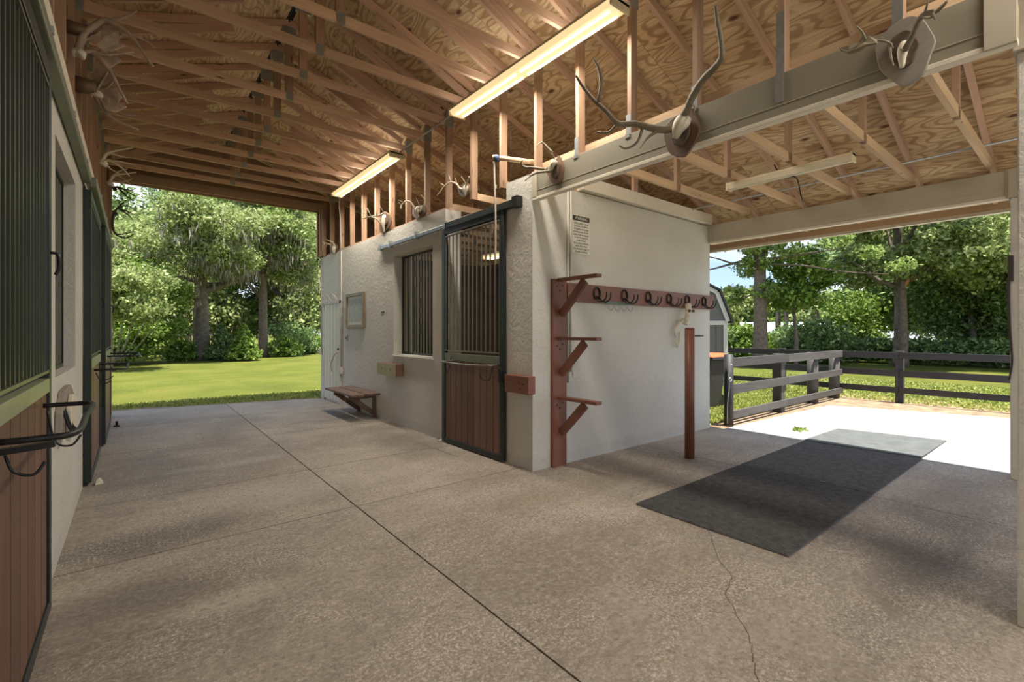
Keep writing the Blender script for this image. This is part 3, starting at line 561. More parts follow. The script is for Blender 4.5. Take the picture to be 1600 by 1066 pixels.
MB().box(4.62, 5.10, 3.872, 3.887, 1.90, 1.935).build('bar', plain('green_paint', (.10, .16, .12), .5), s)
for x in (4.66, 4.79, 4.92, 5.05): MB().tube(bez([(x, 3.87, 1.905), (x, 3.865, 1.85), (x+.015, 3.84, 1.82), (x+.03, 3.82, 1.84), (x+.035, 3.815, 1.87)]), .005, 6).build('wire_hook', M['galv'], s)
s = thing('hitching_post', (5.31, 3.14, 0), 'round red brown steel post standing on the slab before the white wall', 'post')
MB().tube([(5.31, 3.14, 0), (5.31, 3.14, 1.58)], .058, 20).build('shaft', M['redwood'], s); MB().tube([(5.31, 3.14, 1.58), (5.31, 3.14, 1.60)], [.06, .05], 20).build('cap', M['redwood'], s); MB().tube([(5.35, 3.10, 1.50), (5.45, 3.04, 1.50)], .008, 6).build('pin', M['black'], s)
s = thing('cow_skull', (6.45, 3.85, 1.55), 'bleached animal skull hanging on the white wall behind the round post', 'skull')
MB().tube(bez([(6.48, 3.86, 1.96), (6.44, 3.83, 1.86), (6.40, 3.82, 1.74), (6.36, 3.83, 1.66)]), [.05, .085, .06, .035], 10).build('cranium', M['skull'], s)
MB().tube(bez([(6.38, 3.87, 1.72), (6.25, 3.87, 1.66), (6.17, 3.88, 1.55), (6.20, 3.88, 1.46)]), [.035, .03, .02, .012], 8).build('jaw', M['skull'], s)
for x in (6.40, 6.50): MB().tube([(x, 3.77, 1.86), (x, 3.80, 1.86)], .02, 8).build('eye_socket', M['hide'], s)
MB().tube(bez([(6.30, 3.88, 1.55), (6.27, 3.88, 1.38), (6.22, 3.88, 1.33), (6.20, 3.88, 1.42)]), [.02, .008], 8).build('horn', M['skull'], s)
# sign, conduits on wall B
sg = thing('warning_sign', (4.22, 3.92, 2.5), 'cream warning sign with black lettering on the white wall above the saddle rack', 'sign')
MB().box(4.065, 4.375, 3.922, 3.9299, 2.49, 2.955).build('plate', M['sign'], sg); MB().box(4.075, 4.365, 3.920, 3.9219, 2.885, 2.945).build('heading_band', M['ink'], sg)
def text(s, x, z, size, m, y, name, parent, width=None):
    cu = bpy.data.curves.new('t', 'FONT'); cu.body = s; cu.size = size; cu.align_x = 'CENTER'; cu.extrude = .0006
    o = bpy.data.objects.new('t', cu); COL.objects.link(o); bpy.context.view_layer.update()
    me = bpy.data.meshes.new_from_object(o.evaluated_get(bpy.context.evaluated_depsgraph_get())); bpy.data.objects.remove(o)
    w0 = max(v.co.x for v in me.vertices)-min(v.co.x for v in me.vertices); k = (width/w0) if width else 1
    me.materials.clear(); me.materials.append(m); p = bpy.data.objects.new(name, me); COL.objects.link(p); p.parent = parent
    for v in me.vertices:
        a, b, c = v.co; v.co = (x+a*k-parent.location.x, y-c-parent.location.y, z+b-parent.location.z)
    return p
text('WARNING', 4.22, 2.898, .052, M['sign'], 3.9192, 'heading_lettering', sg, .22)
for i, (l, wd) in enumerate((('UNDER FLORIDA LAW, AN', .25), ('EQUINE ACTIVITY', .24), ('SPONSOR OR EQUINE', .25), ('PROFESSIONAL IS NOT', .26), ('LIABLE FOR AN INJURY', .27), ('TO, OR THE DEATH OF,', .24), ('A PARTICIPANT', .17), ('IN EQUINE ACTIVITIES', .25), ('RESULTING FROM', .20), ('THE INHERENT RISKS OF', .28), ('EQUINE ACTIVITIES', .22))):
    text(l, 4.22, 2.845-.034*i, .029, M['ink'], 3.9212, 'lettering', sg, wd)
for x, z0 in ((3.985, 1.05), (4.035, 1.10)):
    c = thing('conduit', (x, 3.91, z0), 'thin cream conduit down the white wall behind the saddle rack, %s of the pair' % ('left' if x < 4 else 'right'), 'conduit')
    MB().tube([(x, 3.914, z0), (x, 3.914, 3.24)], .011, 8).build('pipe', M['white'], c); MB().box(x-.035+.03, x+.035+.03, 3.89, 3.929, z0-.1, z0+.03).build('box', M['white'], c, .005)
# ================================================================ mats
def mat_(x0, x1, y0, y1, z, label, mt):
    t = thing('rubber_mat', ((x0+x1)/2, (y0+y1)/2, z), label, 'mat', 'rubber mats laid in a row across the bay')
    MB().box(x0, x1, y0, y1, z, z+.012).build('sheet', mt, t); m = MB(); x = x0+.008
    while x < x1-.014: m.box(x, x+.012, y0, y1, z+.012, z+.019); x += .026
    m.build('ribs', mt, t); return t
mat_(3.50, 5.44, 1.335, 2.592, .001, 'ribbed black rubber mat nearest the camera', M['rubber'])
mat_(5.45, 7.46, 1.343, 2.596, .001, 'ribbed black rubber mat in the middle of the row', M['rubber'])
t = thing('rubber_mat', (8.15, 1.97, .002), 'dusty grey rubber mat at the far end, half in sunlight', 'mat', 'rubber mats laid in a row across the bay')
MB().prism([(7.42, 1.35, .018), (8.955, 1.35, .002), (8.73, 2.60, .002), (7.34, 2.60, .018)], (0, 0, .014)).build('sheet', M['dustmat'], t)
# ================================================================ lights
def fixture(x, y0, y1, z, label, lit=True, w=.23, power=1.0):
    t = thing('tube_light', (x, (y0+y1)/2, z), label, 'light fixture')
    MB().box(x-w*.5, x+w*.5, y0, y1, z+.05, z+.08).build('housing', M['fixture'], t, .004)
    MB().prism([(x-w*.5, y0+.02, z+.05), (x-w*.36, y0+.02, z+.008), (x-w*.2, y0+.02, z), (x+w*.2, y0+.02, z), (x+w*.36, y0+.02, z+.008), (x+w*.5, y0+.02, z+.05)], (0, y1-y0-.04, 0)).build('lens', M['lens'] if lit else M['offlens'], t)
    for a, b in ((y0, y0+.02), (y1-.02, y1)): MB().box(x-w*.52, x+w*.52, a, b, z-.005, z+.085).build('end_cap', M['fixture'], t, .003)
    if lit:
        for a, b in ((y0+.08, (y0+y1)/2-.04), ((y0+y1)/2+.04, y1-.08)):
            for dx in (-.05, .05): MB().tube([(x+dx, a, z-.006), (x+dx, b, z-.006)], .012, 8).build('tube', M['tube'], t)
        for (dz, rx, f) in ((-.03, 0, .92), (.11, math.pi, .08)):
            l = bpy.data.lights.new('fixture_lamp', 'AREA'); l.shape = 'RECTANGLE'; l.size = .12; l.size_y = y1-y0-.1; l.energy = LAMP*power*f; l.color = (1, .91, .79)
            lo = bpy.data.objects.new('fixture_lamp', l); COL.objects.link(lo); lo.location = (x, (y0+y1)/2, z+dz); lo.rotation_euler = (rx, 0, 0)
    for y in ((y0+.4, y1-.4) if 'stall' not in label else (5.186, 6.458)): MB().tube([(x, y, z+.08), (x, y, (4.5 if x < 3.5 else 3.31))], .004, 5).build('hanger_wire', M['galv'], t)
    return t
fixture(3.17, 2.50, 5.07, 4.25, 'long lit fluorescent fixture under the trusses, the nearer one')
fixture(3.17, 6.80, 9.54, 4.25, 'long lit fluorescent fixture under the trusses, the farther one over the white wall')
fixture(3.17, -2.4, .2, 4.25, 'unseen fluorescent fixture added above and behind the camera to fill the aisle')  # extra fixture out of view, added to brighten the aisle
fixture(5.43, 1.48, 2.72, 3.20, 'unlit cream tube fixture under the bay rafters', lit=False, w=.11)
fixture(5.2, 4.9, 7.3, 2.92, 'lit tube fixture inside the stall, seen through the door bars', w=.12, power=.06)
s = thing('electric_cord', (5.36, 2.1, 3.0), 'black cord looping down from the unlit bay fixture', 'cord'); MB().tube(bez([(5.40, 2.2, 3.36), (5.48, 2.15, 3.22), (5.44, 2.0, 3.18), (5.52, 1.98, 3.0), (5.62, 2.0, 2.96)]), .006, 6).build('cable', M['black'], s)
s = thing('conduit', (3.3, 6.0, 4.3), 'grey conduit linking the two lit fixtures under the trusses', 'conduit'); MB().tube([(3.2, 5.05, 4.36), (3.24, 6.85, 4.36)], .012, 8).build('pipe', M['galv'], s)
s = thing('conduit', (6.5, 2, 3.38), 'thin conduit strung under the bay rafters near the outer beam', 'conduit'); MB().tube([(6.62, .3, 3.41), (6.62, 8, 3.41)], .010, 8).build('pipe', M['galv'], s)
# rope and pole
s = thing('wood_handle', (3.4, 4.3, 3.5), 'wooden pole end with a blue strap poking out above the corner pier', 'pole'); MB().tube([(3.26, 4.42, 3.585), (3.60, 3.98, 3.47)], .028, 12).build('pole', M['fresh'], s); MB().tube([(3.275, 4.40, 3.575), (3.31, 4.355, 3.56)], .040, 12).build('strap', M['blue'], s)
s = thing('rope', (3.30, 4.42, 2.35), 'thin pale rope hanging in front of the barred stall door', 'rope'); MB().tube(bez([(3.27, 4.41, 3.55), (3.285, 4.42, 3.3), (3.30, 4.42, 2.9), (3.30, 4.42, 2.34)]), [.012, .008, .008, .010], 6).build('cord', M['rope'], s)
MB().box(3.282, 3.302, 4.405, 4.43, 3.22, 3.27).build('knot', M['rope'], s)

s = thing('door_stop', (-.22, 10.05, 0), 'small black door stop on the slab beside the third left stall door', 'door stop'); MB().box(-.26, -.18, 10.0, 10.1, .001, .025).build('plate', M['black'], s, .005); MB().tube([(-.22, 10.05, .02), (-.22, 10.05, .09)], [.014, .02], 8).build('peg', M['black'], s)
s = thing('door_guide', (-.27, 6.38, 0), 'pale chipped floor guide at the foot of the second left stall door', 'door guide'); MB().hexa([(-.31, 6.33, .001), (-.24, 6.35, .001), (-.25, 6.44, .001), (-.31, 6.42, .001), (-.30, 6.35, .05), (-.27, 6.36, .07), (-.265, 6.41, .05), (-.30, 6.40, .045)]).build('bracket', M['skull'], s, .005)
s = thing('door_guide', (3.37, 5.83, 0), 'small white floor guide at the foot of the barred stall door', 'door guide'); MB().box(3.34, 3.42, 5.81, 5.87, .001, .03).build('bracket', M['white'], s, .006); MB().box(3.345, 3.36, 5.82, 5.86, .03, .06).build('tab', M['galv'], s)
# ================================================================ ANTLER MOUNTS
ANT={'elk':{'pl':[(3.5,2.28,3.15),(3.5,2.24,3.04),(3.5,2.15,2.98),(3.5,2.08,2.98),(3.5,2.0,3.07),(3.5,1.97,3.16),(3.5,1.99,3.24),(3.5,2.04,3.34),(3.5,2.11,3.34),(3.5,2.24,3.3),(3.5,2.29,3.22)],'sk':[(3.42,2.05,3.26),(3.42,2.15,3.12)],'t':[[(3.42,2.19,3.21),(3.37,2.23,3.2),(3.32,2.31,3.23),(3.26,2.41,3.28),(3.21,2.48,3.29),(3.16,2.54,3.31),(3.11,2.61,3.42),(3.05,2.69,3.52),(3.0,2.76,3.64),(2.95,2.8,3.74)],[(3.04,2.63,3.48),(3.01,2.57,3.6),(2.98,2.58,3.73),(2.95,2.61,3.81)],[(3.2,2.55,3.32),(3.17,2.63,3.26),(3.13,2.72,3.28),(3.1,2.72,3.3)],[(3.3,2.38,3.25),(3.25,2.4,3.12),(3.2,2.47,3.08),(3.15,2.5,3.1)],[(3.35,2.26,3.2),(3.28,2.31,3.14),(3.2,2.33,3.04)],[(3.42,2.12,3.24),(3.36,2.01,3.28),(3.3,1.93,3.33),(3.24,1.81,3.39),(3.18,1.67,3.42),(3.13,1.61,3.44),(3.07,1.59,3.53),(3.01,1.58,3.61),(2.95,1.56,3.67)],[(3.4,1.98,3.31),(3.36,1.95,3.22)]]},'fallow':{'pl':[(3.5,0.78,3.34),(3.5,0.73,3.36),(3.5,0.67,3.36),(3.5,0.62,3.31),(3.5,0.59,3.24),(3.5,0.57,3.17),(3.5,0.59,3.1),(3.5,0.62,3.01),(3.5,0.68,2.97),(3.5,0.72,2.98),(3.5,0.77,3.04),(3.5,0.82,3.12),(3.5,0.84,3.23),(3.5,0.84,3.27),(3.5,0.81,3.31)],'sk':[(3.45,0.7,3.21),(3.45,0.71,3.07)],'t':[[(3.38,0.74,3.17),(3.36,0.75,3.2),(3.34,0.8,3.23),(3.32,0.86,3.23)],[(3.38,0.75,3.19),(3.35,0.74,3.12),(3.32,0.72,3.04)],[(3.32,0.85,3.25),(3.28,0.86,3.29),(3.25,0.88,3.32)],[(3.32,0.85,3.23),(3.31,0.9,3.22),(3.3,0.93,3.21),(3.29,0.96,3.23),(3.28,0.97,3.25)],[(3.4,0.69,3.14),(3.37,0.65,3.19),(3.33,0.61,3.25),(3.3,0.58,3.25),(3.27,0.54,3.22),(3.23,0.5,3.22),(3.2,0.48,3.22)],[(3.28,0.58,3.24),(3.26,0.57,3.26),(3.25,0.56,3.29)],[(3.25,0.54,3.21),(3.22,0.53,3.16)],[(3.4,0.69,3.14),(3.36,0.7,3.14)]],'palm':[[(3.34,0.8,3.23),(3.34,0.84,3.27),(3.33,0.86,3.29),(3.33,0.89,3.25),(3.32,0.93,3.25),(3.32,0.98,3.26),(3.31,0.93,3.2),(3.31,0.88,3.19),(3.3,0.84,3.2),(3.3,0.79,3.19)],[(3.28,0.6,3.23),(3.27,0.58,3.25),(3.26,0.54,3.23),(3.26,0.52,3.22),(3.25,0.53,3.19),(3.24,0.56,3.19)]]},'roe':{'pl':[(3.5,3.73,3.26),(3.5,3.68,3.32),(3.5,3.57,3.38),(3.5,3.55,3.4),(3.5,3.5,3.31),(3.5,3.49,3.22),(3.5,3.52,3.12),(3.5,3.57,3.11),(3.5,3.63,3.13),(3.5,3.69,3.2)],'sk':[(3.44,3.55,3.34),(3.44,3.62,3.26)],'t':[[(3.44,3.62,3.25),(3.39,3.64,3.24),(3.34,3.74,3.24),(3.3,3.81,3.21),(3.25,3.83,3.16)],[(3.28,3.77,3.21),(3.25,3.8,3.22)],[(3.42,3.67,3.27),(3.38,3.73,3.29),(3.33,3.8,3.31),(3.29,3.88,3.33),(3.24,3.88,3.36),(3.2,3.81,3.36)],[(3.44,3.55,3.29),(3.4,3.55,3.38),(3.35,3.57,3.41)],[(3.4,3.56,3.41),(3.35,3.64,3.52),(3.3,3.64,3.52),(3.25,3.64,3.47)]]},'deer_a':{'pl':[(3.46,8.02,3.65),(3.46,7.84,3.66),(3.46,7.63,3.53),(3.46,7.6,3.41),(3.46,7.81,3.32),(3.46,7.93,3.28),(3.46,8.08,3.41)],'sk':[(3.42,7.82,3.59),(3.42,7.84,3.3)],'t':[[(3.41,7.94,3.44),(3.36,8.0,3.54),(3.3,8.14,3.6),(3.25,8.28,3.6),(3.2,8.38,3.59)],[(3.3,8.12,3.6),(3.25,8.19,3.76)],[(3.27,8.2,3.61),(3.2,8.28,3.74)],[(3.41,7.8,3.62),(3.37,7.96,3.6),(3.34,8.1,3.62),(3.3,8.16,3.61)],[(3.35,7.98,3.6),(3.3,7.97,3.75)],[(3.4,7.81,3.63),(3.35,7.84,3.73)]]},'deer_b':{'pl':[(3.46,6.79,3.52),(3.46,6.62,3.5),(3.46,6.43,3.47),(3.46,6.35,3.38),(3.46,6.43,3.32),(3.46,6.62,3.3),(3.46,6.79,3.39)],'sk':[(3.42,6.57,3.47),(3.42,6.57,3.32)],'t':[[(3.41,6.61,3.42),(3.37,6.73,3.57),(3.33,6.82,3.6),(3.29,6.88,3.55),(3.25,6.83,3.47)],[(3.28,6.78,3.56),(3.2,6.82,3.6)],[(3.25,6.8,3.53),(3.2,6.83,3.57)],[(3.41,6.5,3.39),(3.37,6.3,3.44),(3.34,6.23,3.51),(3.3,6.26,3.57)],[(3.35,6.29,3.5),(3.3,6.3,3.5)],[(3.4,6.48,3.46),(3.3,6.42,3.57)]]},'deer_c':{'pl':[(3.46,5.46,3.5),(3.46,5.3,3.53),(3.46,5.2,3.49),(3.46,5.18,3.39),(3.46,5.27,3.34),(3.46,5.41,3.4)],'sk':[(3.42,5.21,3.47),(3.42,5.26,3.36)],'t':[[(3.41,5.28,3.44),(3.37,5.32,3.46),(3.33,5.33,3.51),(3.28,5.4,3.54),(3.24,5.49,3.5),(3.2,5.61,3.39)],[(3.3,5.41,3.55),(3.28,5.44,3.65)],[(3.26,5.52,3.52),(3.22,5.58,3.57)],[(3.35,5.34,3.51),(3.3,5.31,3.57)],[(3.41,5.25,3.45),(3.36,5.11,3.49),(3.3,4.98,3.51)],[(3.4,5.21,3.5),(3.3,5.16,3.56)]]},'deer_d':{'pl':[(3.46,10.78,3.45),(3.46,10.55,3.48),(3.46,10.38,3.44),(3.46,10.36,3.3),(3.46,10.55,3.26),(3.46,10.72,3.31)],'sk':[(3.42,10.43,3.42),(3.42,10.48,3.26)],'t':[[(3.41,10.51,3.37),(3.34,10.57,3.47),(3.27,10.64,3.5),(3.2,10.64,3.52)],[(3.34,10.69,3.49),(3.3,10.79,3.4)],[(3.3,10.73,3.52),(3.25,10.75,3.43)],[(3.41,10.4,3.4),(3.36,10.4,3.5),(3.3,10.4,3.51),(3.25,10.51,3.56)]]},'moose_a':{'sk':[(-0.34,4.9,3.68),(-0.37,4.9,3.7)],'t':[[(-0.34,4.9,3.7),(-0.3,4.88,3.83),(-0.23,4.86,3.93),(-0.17,4.84,3.98),(-0.08,4.81,3.94),(-0.01,4.79,3.88),(0.05,4.77,3.79),(0.12,4.75,3.68)],[(-0.19,4.88,3.99),(-0.08,4.84,4.03),(0.02,4.8,4.11)],[(-0.03,4.8,3.91),(0.08,4.78,3.88),(0.14,4.75,3.83)],[(-0.34,4.95,3.71),(-0.25,4.93,3.75),(-0.18,4.92,3.74),(0.0,4.9,3.82)],[(-0.25,4.95,3.75),(-0.2,4.92,3.69),(-0.15,4.9,3.62),(-0.1,4.88,3.5),(-0.04,4.85,3.37)],[(-0.15,4.9,3.61),(-0.08,4.88,3.59),(0.02,4.85,3.6)]],'palm':[[(-0.31,4.92,3.79),(-0.27,4.92,3.9),(-0.2,4.91,3.99),(-0.15,4.9,3.99),(-0.09,4.9,3.96),(-0.07,4.89,3.92),(-0.09,4.89,3.89),(-0.1,4.88,3.84),(-0.05,4.88,3.84),(-0.12,4.87,3.78),(-0.19,4.87,3.74),(-0.23,4.86,3.77),(-0.19,4.86,3.84),(-0.25,4.85,3.83)],[(-0.24,4.97,3.76),(-0.17,4.96,3.77),(-0.11,4.95,3.78),(-0.08,4.94,3.74),(-0.13,4.94,3.68),(-0.16,4.93,3.64),(-0.2,4.92,3.68)]]},'moose_b':{'sk':[(-0.26,5.6,3.64),(-0.3,5.6,3.7)],'t':[[(-0.27,5.6,3.66),(-0.21,5.57,3.53),(-0.12,5.53,3.45),(0.03,5.5,3.4)],[(-0.26,5.6,3.71),(-0.2,5.55,3.83),(-0.17,5.5,3.9)],[(-0.22,5.6,3.58),(-0.09,5.55,3.53),(0.01,5.5,3.52)]],'palm':[[(-0.26,5.6,3.67),(-0.22,5.59,3.74),(-0.17,5.58,3.74),(-0.11,5.57,3.78),(-0.08,5.56,3.7),(-0.11,5.55,3.63),(-0.05,5.54,3.6),(-0.13,5.53,3.52),(-0.2,5.52,3.52)],[(-0.27,5.62,3.72),(-0.29,5.61,3.83),(-0.26,5.6,3.95),(-0.2,5.59,3.96),(-0.17,5.58,3.9),(-0.14,5.57,3.81),(-0.19,5.56,3.73)]]},'left_c':{'sk':[(-0.28,7.0,3.42),(-0.29,7.0,3.48)],'t':[[(-0.28,7.0,3.46),(-0.24,6.97,3.55),(-0.14,6.93,3.6),(-0.01,6.9,3.65)],[(-0.28,7.0,3.46),(-0.21,6.97,3.48),(-0.11,6.93,3.41),(-0.04,6.9,3.32)],[(-0.19,6.95,3.48),(-0.08,6.92,3.47),(0.01,6.9,3.46)],[(-0.22,6.98,3.57),(-0.14,6.96,3.55),(-0.05,6.95,3.54)],[(-0.26,7.0,3.51),(-0.22,6.98,3.4),(-0.14,6.95,3.35)]]},'left_d':{'sk':[(-0.26,8.6,3.58),(-0.29,8.6,3.63)],'t':[[(-0.27,8.6,3.62),(-0.22,8.57,3.72),(-0.1,8.53,3.76),(0.02,8.5,3.8)],[(-0.26,8.6,3.64),(-0.14,8.55,3.64),(-0.02,8.5,3.7)],[(-0.17,8.6,3.74),(-0.08,8.55,3.67),(-0.03,8.5,3.6)],[(-0.26,8.6,3.67),(-0.17,8.55,3.78),(-0.07,8.5,3.83)]]},'dark_e':{'sk':[(-0.24,9.6,3.75),(-0.27,9.6,3.8)],'t':[[(-0.26,9.6,3.8),(-0.17,9.57,3.8),(-0.07,9.53,3.74),(0.03,9.5,3.68)],[(-0.15,9.58,3.79),(-0.04,9.54,3.78),(0.03,9.5,3.82)],[(-0.2,9.6,3.81),(-0.09,9.55,3.68),(-0.01,9.5,3.61)]]},'dark_f':{'sk':[(-0.25,10.6,3.57),(-0.29,10.6,3.62)],'t':[[(-0.28,10.6,3.59),(-0.2,10.55,3.71),(-0.08,10.5,3.84)],[(-0.23,10.6,3.68),(-0.1,10.55,3.64),(0.02,10.5,3.58)],[(-0.24,10.6,3.68),(-0.12,10.55,3.73),(-0.0,10.5,3.7)],[(-0.17,10.6,3.66),(-0.06,10.55,3.56),(-0.02,10.5,3.49)],[(-0.27,10.6,3.59),(-0.29,10.58,3.4),(-0.25,10.55,3.23),(-0.12,10.52,3.17),(0.0,10.5,3.25)],[(-0.24,10.6,3.23),(-0.11,10.55,3.25),(-0.0,10.5,3.31)]]}}
def mount(key, name, label, nrm, am, pm, sr=.05, ar=.022, cat='antlers'):
    A = ANT[key]
    if key in ('elk', 'fallow', 'roe'):
        sc_ = lambda p: tuple(o_+(q_-o_)*(3.443/3.5) for q_, o_ in zip(p, (0, 0, 1.55)))
        A = {k_: ([[sc_(p) for p in l_] for l_ in v_] if k_ in ('t', 'palm') else [sc_(p) for p in v_]) for k_, v_ in A.items()}
    n = Vector(nrm).normalized(); base = Vector(A['sk'][0]); t = thing(name, tuple(base), label, cat)
    if 'pl' in A:
        P = [Vector(p) for p in A['pl']]; c = sum(P, Vector())/len(P)
        Pf = [p+n*.004 for p in bez(P+[P[0]], 4)[:-1]]; MB().prism([p-c*0 for p in Pf], n*.026).build('plaque', pm, t, .004)
        MB().prism([c+(p-c)*.55+n*.030 for p in Pf], n*.02).build('hide_patch', M['hide'], t, .008)
    a, b = Vector(A['sk'][0]), Vector(A['sk'][-1]); m_ = (a+b)/2+n*.02
    MB().tube(bez([a, m_, b], 5), [sr*.75, sr*.9, sr, sr, sr*.98, sr*.9, sr*.8, sr*.7, sr*.6, sr*.5, sr*.4][:11], 12).build('skull_cap', M['skull'] if am not in (M['darkbone'],) else am, t)
    for i, pts in enumerate(A['t']):
        L_ = sum((Vector(q)-Vector(p)).length for p, q in zip(pts, pts[1:])); r0 = min(ar, max(ar*.42, L_*.05)); B = bez(pts, 5)
        MB().tube(B, [r0*(1-.66*(k/(len(B)-1))**1.3)*(1+.06*math.sin(k*2.1+i)) for k in range(len(B))], 8).build('antler' if L_ > .22 else 'tine', am, t)
    for pts in A.get('palm', []):
        P = [Vector(p) for p in pts]; c = sum(P, Vector())/len(P); nn = Vector((0, 0, 0))
        for i in range(len(P)): nn += (P[i]-c).cross(P[(i+1) % len(P)]-c)
        nn.normalize(); MB().prism([p-nn*.006 for p in P], nn*.014).build('palm', am, t, .004)
    return t
mount('elk', 'elk_antlers', 'large elk antlers on a dark wooden plaque on the bay beam', (-1, 0, 0), M['mossybone'], M['plaque'], .06, .031)
mount('fallow', 'fallow_antlers', 'palmed grey antlers on a broad grey shield at the right end of the bay beam', (-1, 0, 0), M['mossybone'], M['greyplaque'], .026, .018)
mount('roe', 'antler_mount', 'antlers on a small dark shield at the left end of the bay beam', (-1, 0, 0), M['mossybone'], M['plaque'], .03, .018)
mount('deer_c', 'deer_antlers', 'deer antlers on a shield nearest the stall door top, above the white wall', (-1, 0, 0), M['palebone'], M['plaque'], .04, .017)
mount('deer_b', 'deer_antlers', 'deer antlers on a shield above the sliding track, middle one of three', (-1, 0, 0), M['palebone'], M['plaque'], .04, .017)
mount('deer_a', 'deer_antlers', 'deer antlers on a tall skull above the wall, beside the farther lit fixture', (-1, 0, 0), M['mossybone'], M['plaque'], .04, .017)
mount('deer_d', 'deer_antlers', 'small pale deer antlers at the far corner of the white wall above the plank door', (-1, 0, 0), M['palebone'], M['plaque'], .05, .018)
mount('moose_a', 'moose_antlers', 'big palmed moose antlers on the left posts, uppermost pair nearest the camera', (1, 0, 0), M['bone'], M['plaque'], .05, .026)
mount('moose_b', 'moose_antlers', 'second pair of palmed moose antlers on the left posts, lower and farther', (1, 0, 0), M['bone'], M['plaque'], .05, .024)
mount('left_c', 'deer_antlers', 'curved pale antlers on the left posts beyond the moose antlers', (1, 0, 0), M['palebone'], M['plaque'], .04, .024)
mount('left_d', 'deer_antlers', 'pale branching antlers on the left posts just above the sky gap', (1, 0, 0), M['palebone'], M['plaque'], .04, .022)
mount('dark_e', 'deer_antlers', 'dark antlers seen against the sky at the far left post', (1, 0, 0), M['darkbone'], M['plaque'], .03, .022)
mount('dark_f', 'deer_antlers', 'dark curled antlers against the trees at the left opening jamb', (1, 0, 0), M['darkbone'], M['plaque'], .03, .022)
for (y, z, r_, tag_) in ((4.9, 3.87, .05, 'upper'), (5.6, 3.72, .07, 'lower')):
    p = thing('mount_stub', (-.36, y, z), 'turned wooden stub holding the %s moose antlers to the left posts' % tag_, 'bracket')
    MB().tube([(-.42, y, z), (-.26, y, z)], [r_, r_*.9], 16).build('peg', M['plaque'], p); MB().box(-.43, -.40, y-.1, y+.1, z-.25, z+.2).build('back_board', M['plaque'], p, .005)
# left framing above the wall
lw = MB(); 
lw.box(-.66, -.42, -4.4, YN, 3.281, 3.33)
setp(lw.build('trim_15', M['lumber']), kind='structure')
t = thing('wall_sheathing', (-.5, 4, 3.33), 'vertical wooden boards closing the wall above the left stalls', 'boarding')
y = 3.2; 
while y < 11.4:
    MB().box(-.51+random.uniform(0, .01), -.48, y, y+.155, 3.33, 4.6).build('board', M['post_lumber'], t); y += .16
# ================================================================ FENCES
def post(x, y, r_, h, m, t, sq=False): return (MB().box(x-r_, x+r_, y-r_, y+r_, -.1, h).build('post', m, t, .006) if sq else MB().tube([(x, y, -.1), (x, y, h)], r_, 12).build('post', m, t))
f = thing('board_fence', (10.4, 3.87, 0), 'short weathered grey board fence along the edge of the sunlit slab', 'fence')
post(7.76, 3.88, .075, 1.17, M['blackwood'], f); post(9.90, 3.95, .085, 1.12, M['greywood'], f, 1); post(11.72, 3.97, .11, 1.10, M['greywood'], f); post(13.05, 3.96, .11, 1.08, M['greywood'], f)
for z0, z1 in ((.955, 1.115), (.52, .665), (.085, .225)):
    for a, b in ((7.82, 10.05), (10.055, 13.2)): MB().box(a, b, 3.825, 3.862, z0+random.uniform(-.01, .01), z1+random.uniform(-.01, .01)).build('rail', M['greywood'], f, .004)
f = thing('board_fence', (13.25, 2, 0), 'long black three board fence crossing the grass behind the slab', 'fence')
for y in (-5, -2.4, .2, 2.77, 5.2, 7.6, 10, 12.4): post(13.27, y, .07, 1.12, M['blackwood'], f, 1)
for z0, z1 in ((.955, 1.095), (.555, .70), (.19, .32)):
    for a, b in ((-5, -2.4), (-2.4, .2), (.2, 2.77), (2.775, 5.2), (5.205, 7.6), (7.6, 12.4)): MB().box(13.18, 13.21, a+.004, b-.004, z0, z1).build('rail', M['blackwood'], f, .003)
s = thing('gate_chain', (7.72, 3.80, .05), 'pale chain hanging beside the first fence post next to the white wall', 'chain')
MB().tube(bez([(7.70, 3.80, 1.02), (7.66, 3.84, .80), (7.67, 3.82, .7), (7.64, 3.84, .35), (7.64, 3.84, .03)]), .006, 6).build('links', M['galv'], s); MB().tube([(7.68+.035*math.cos(a_), 3.81, .76+.035*math.sin(a_)) for a_ in [i*math.pi/5 for i in range(11)]], .008, 6).build('ring', M['galv'], s)
# ================================================================ BIN, SHED, HOUSES
s = thing('wheelie_bin', (9.75, 5.05, 0), 'black waste bin with an orange lid behind the corner of the white block', 'bin')
MB().hexa([(9.52, 4.82, 0), (9.98, 4.82, 0), (9.98, 5.30, 0), (9.52, 5.30, 0), (9.44, 4.74, .98), (10.06, 4.74, .98), (10.06, 5.38, .98), (9.44, 5.38, .98)]).build('body', M['binblack'], s, .02)
MB().box(9.40, 10.1, 4.68, 5.42, .98, 1.04).build('rim', M['binblack'], s, .01); MB().hexa([(9.40, 4.68, 1.04), (10.12, 4.68, 1.04), (10.12, 5.44, 1.04), (9.40, 5.44, 1.04), (9.47, 4.78, 1.11), (10.0, 4.78, 1.11), (10.0, 5.36, 1.11), (9.47, 5.36, 1.11)]).build('lid', M['orange'], s, .01)
for y in (4.85, 5.27): MB().tube([(10.02, y-.04, .12), (10.02, y+.04, .12)], .12, 14).build('wheel', M['black'], s)
MB().tube([(9.42, 4.85, .92), (9.36, 4.9, .93), (9.36, 5.2, .93), (9.42, 5.27, .92)], .015, 8).build('handle', M['binblack'], s)
s.location = (9.33, 5.18, 0)
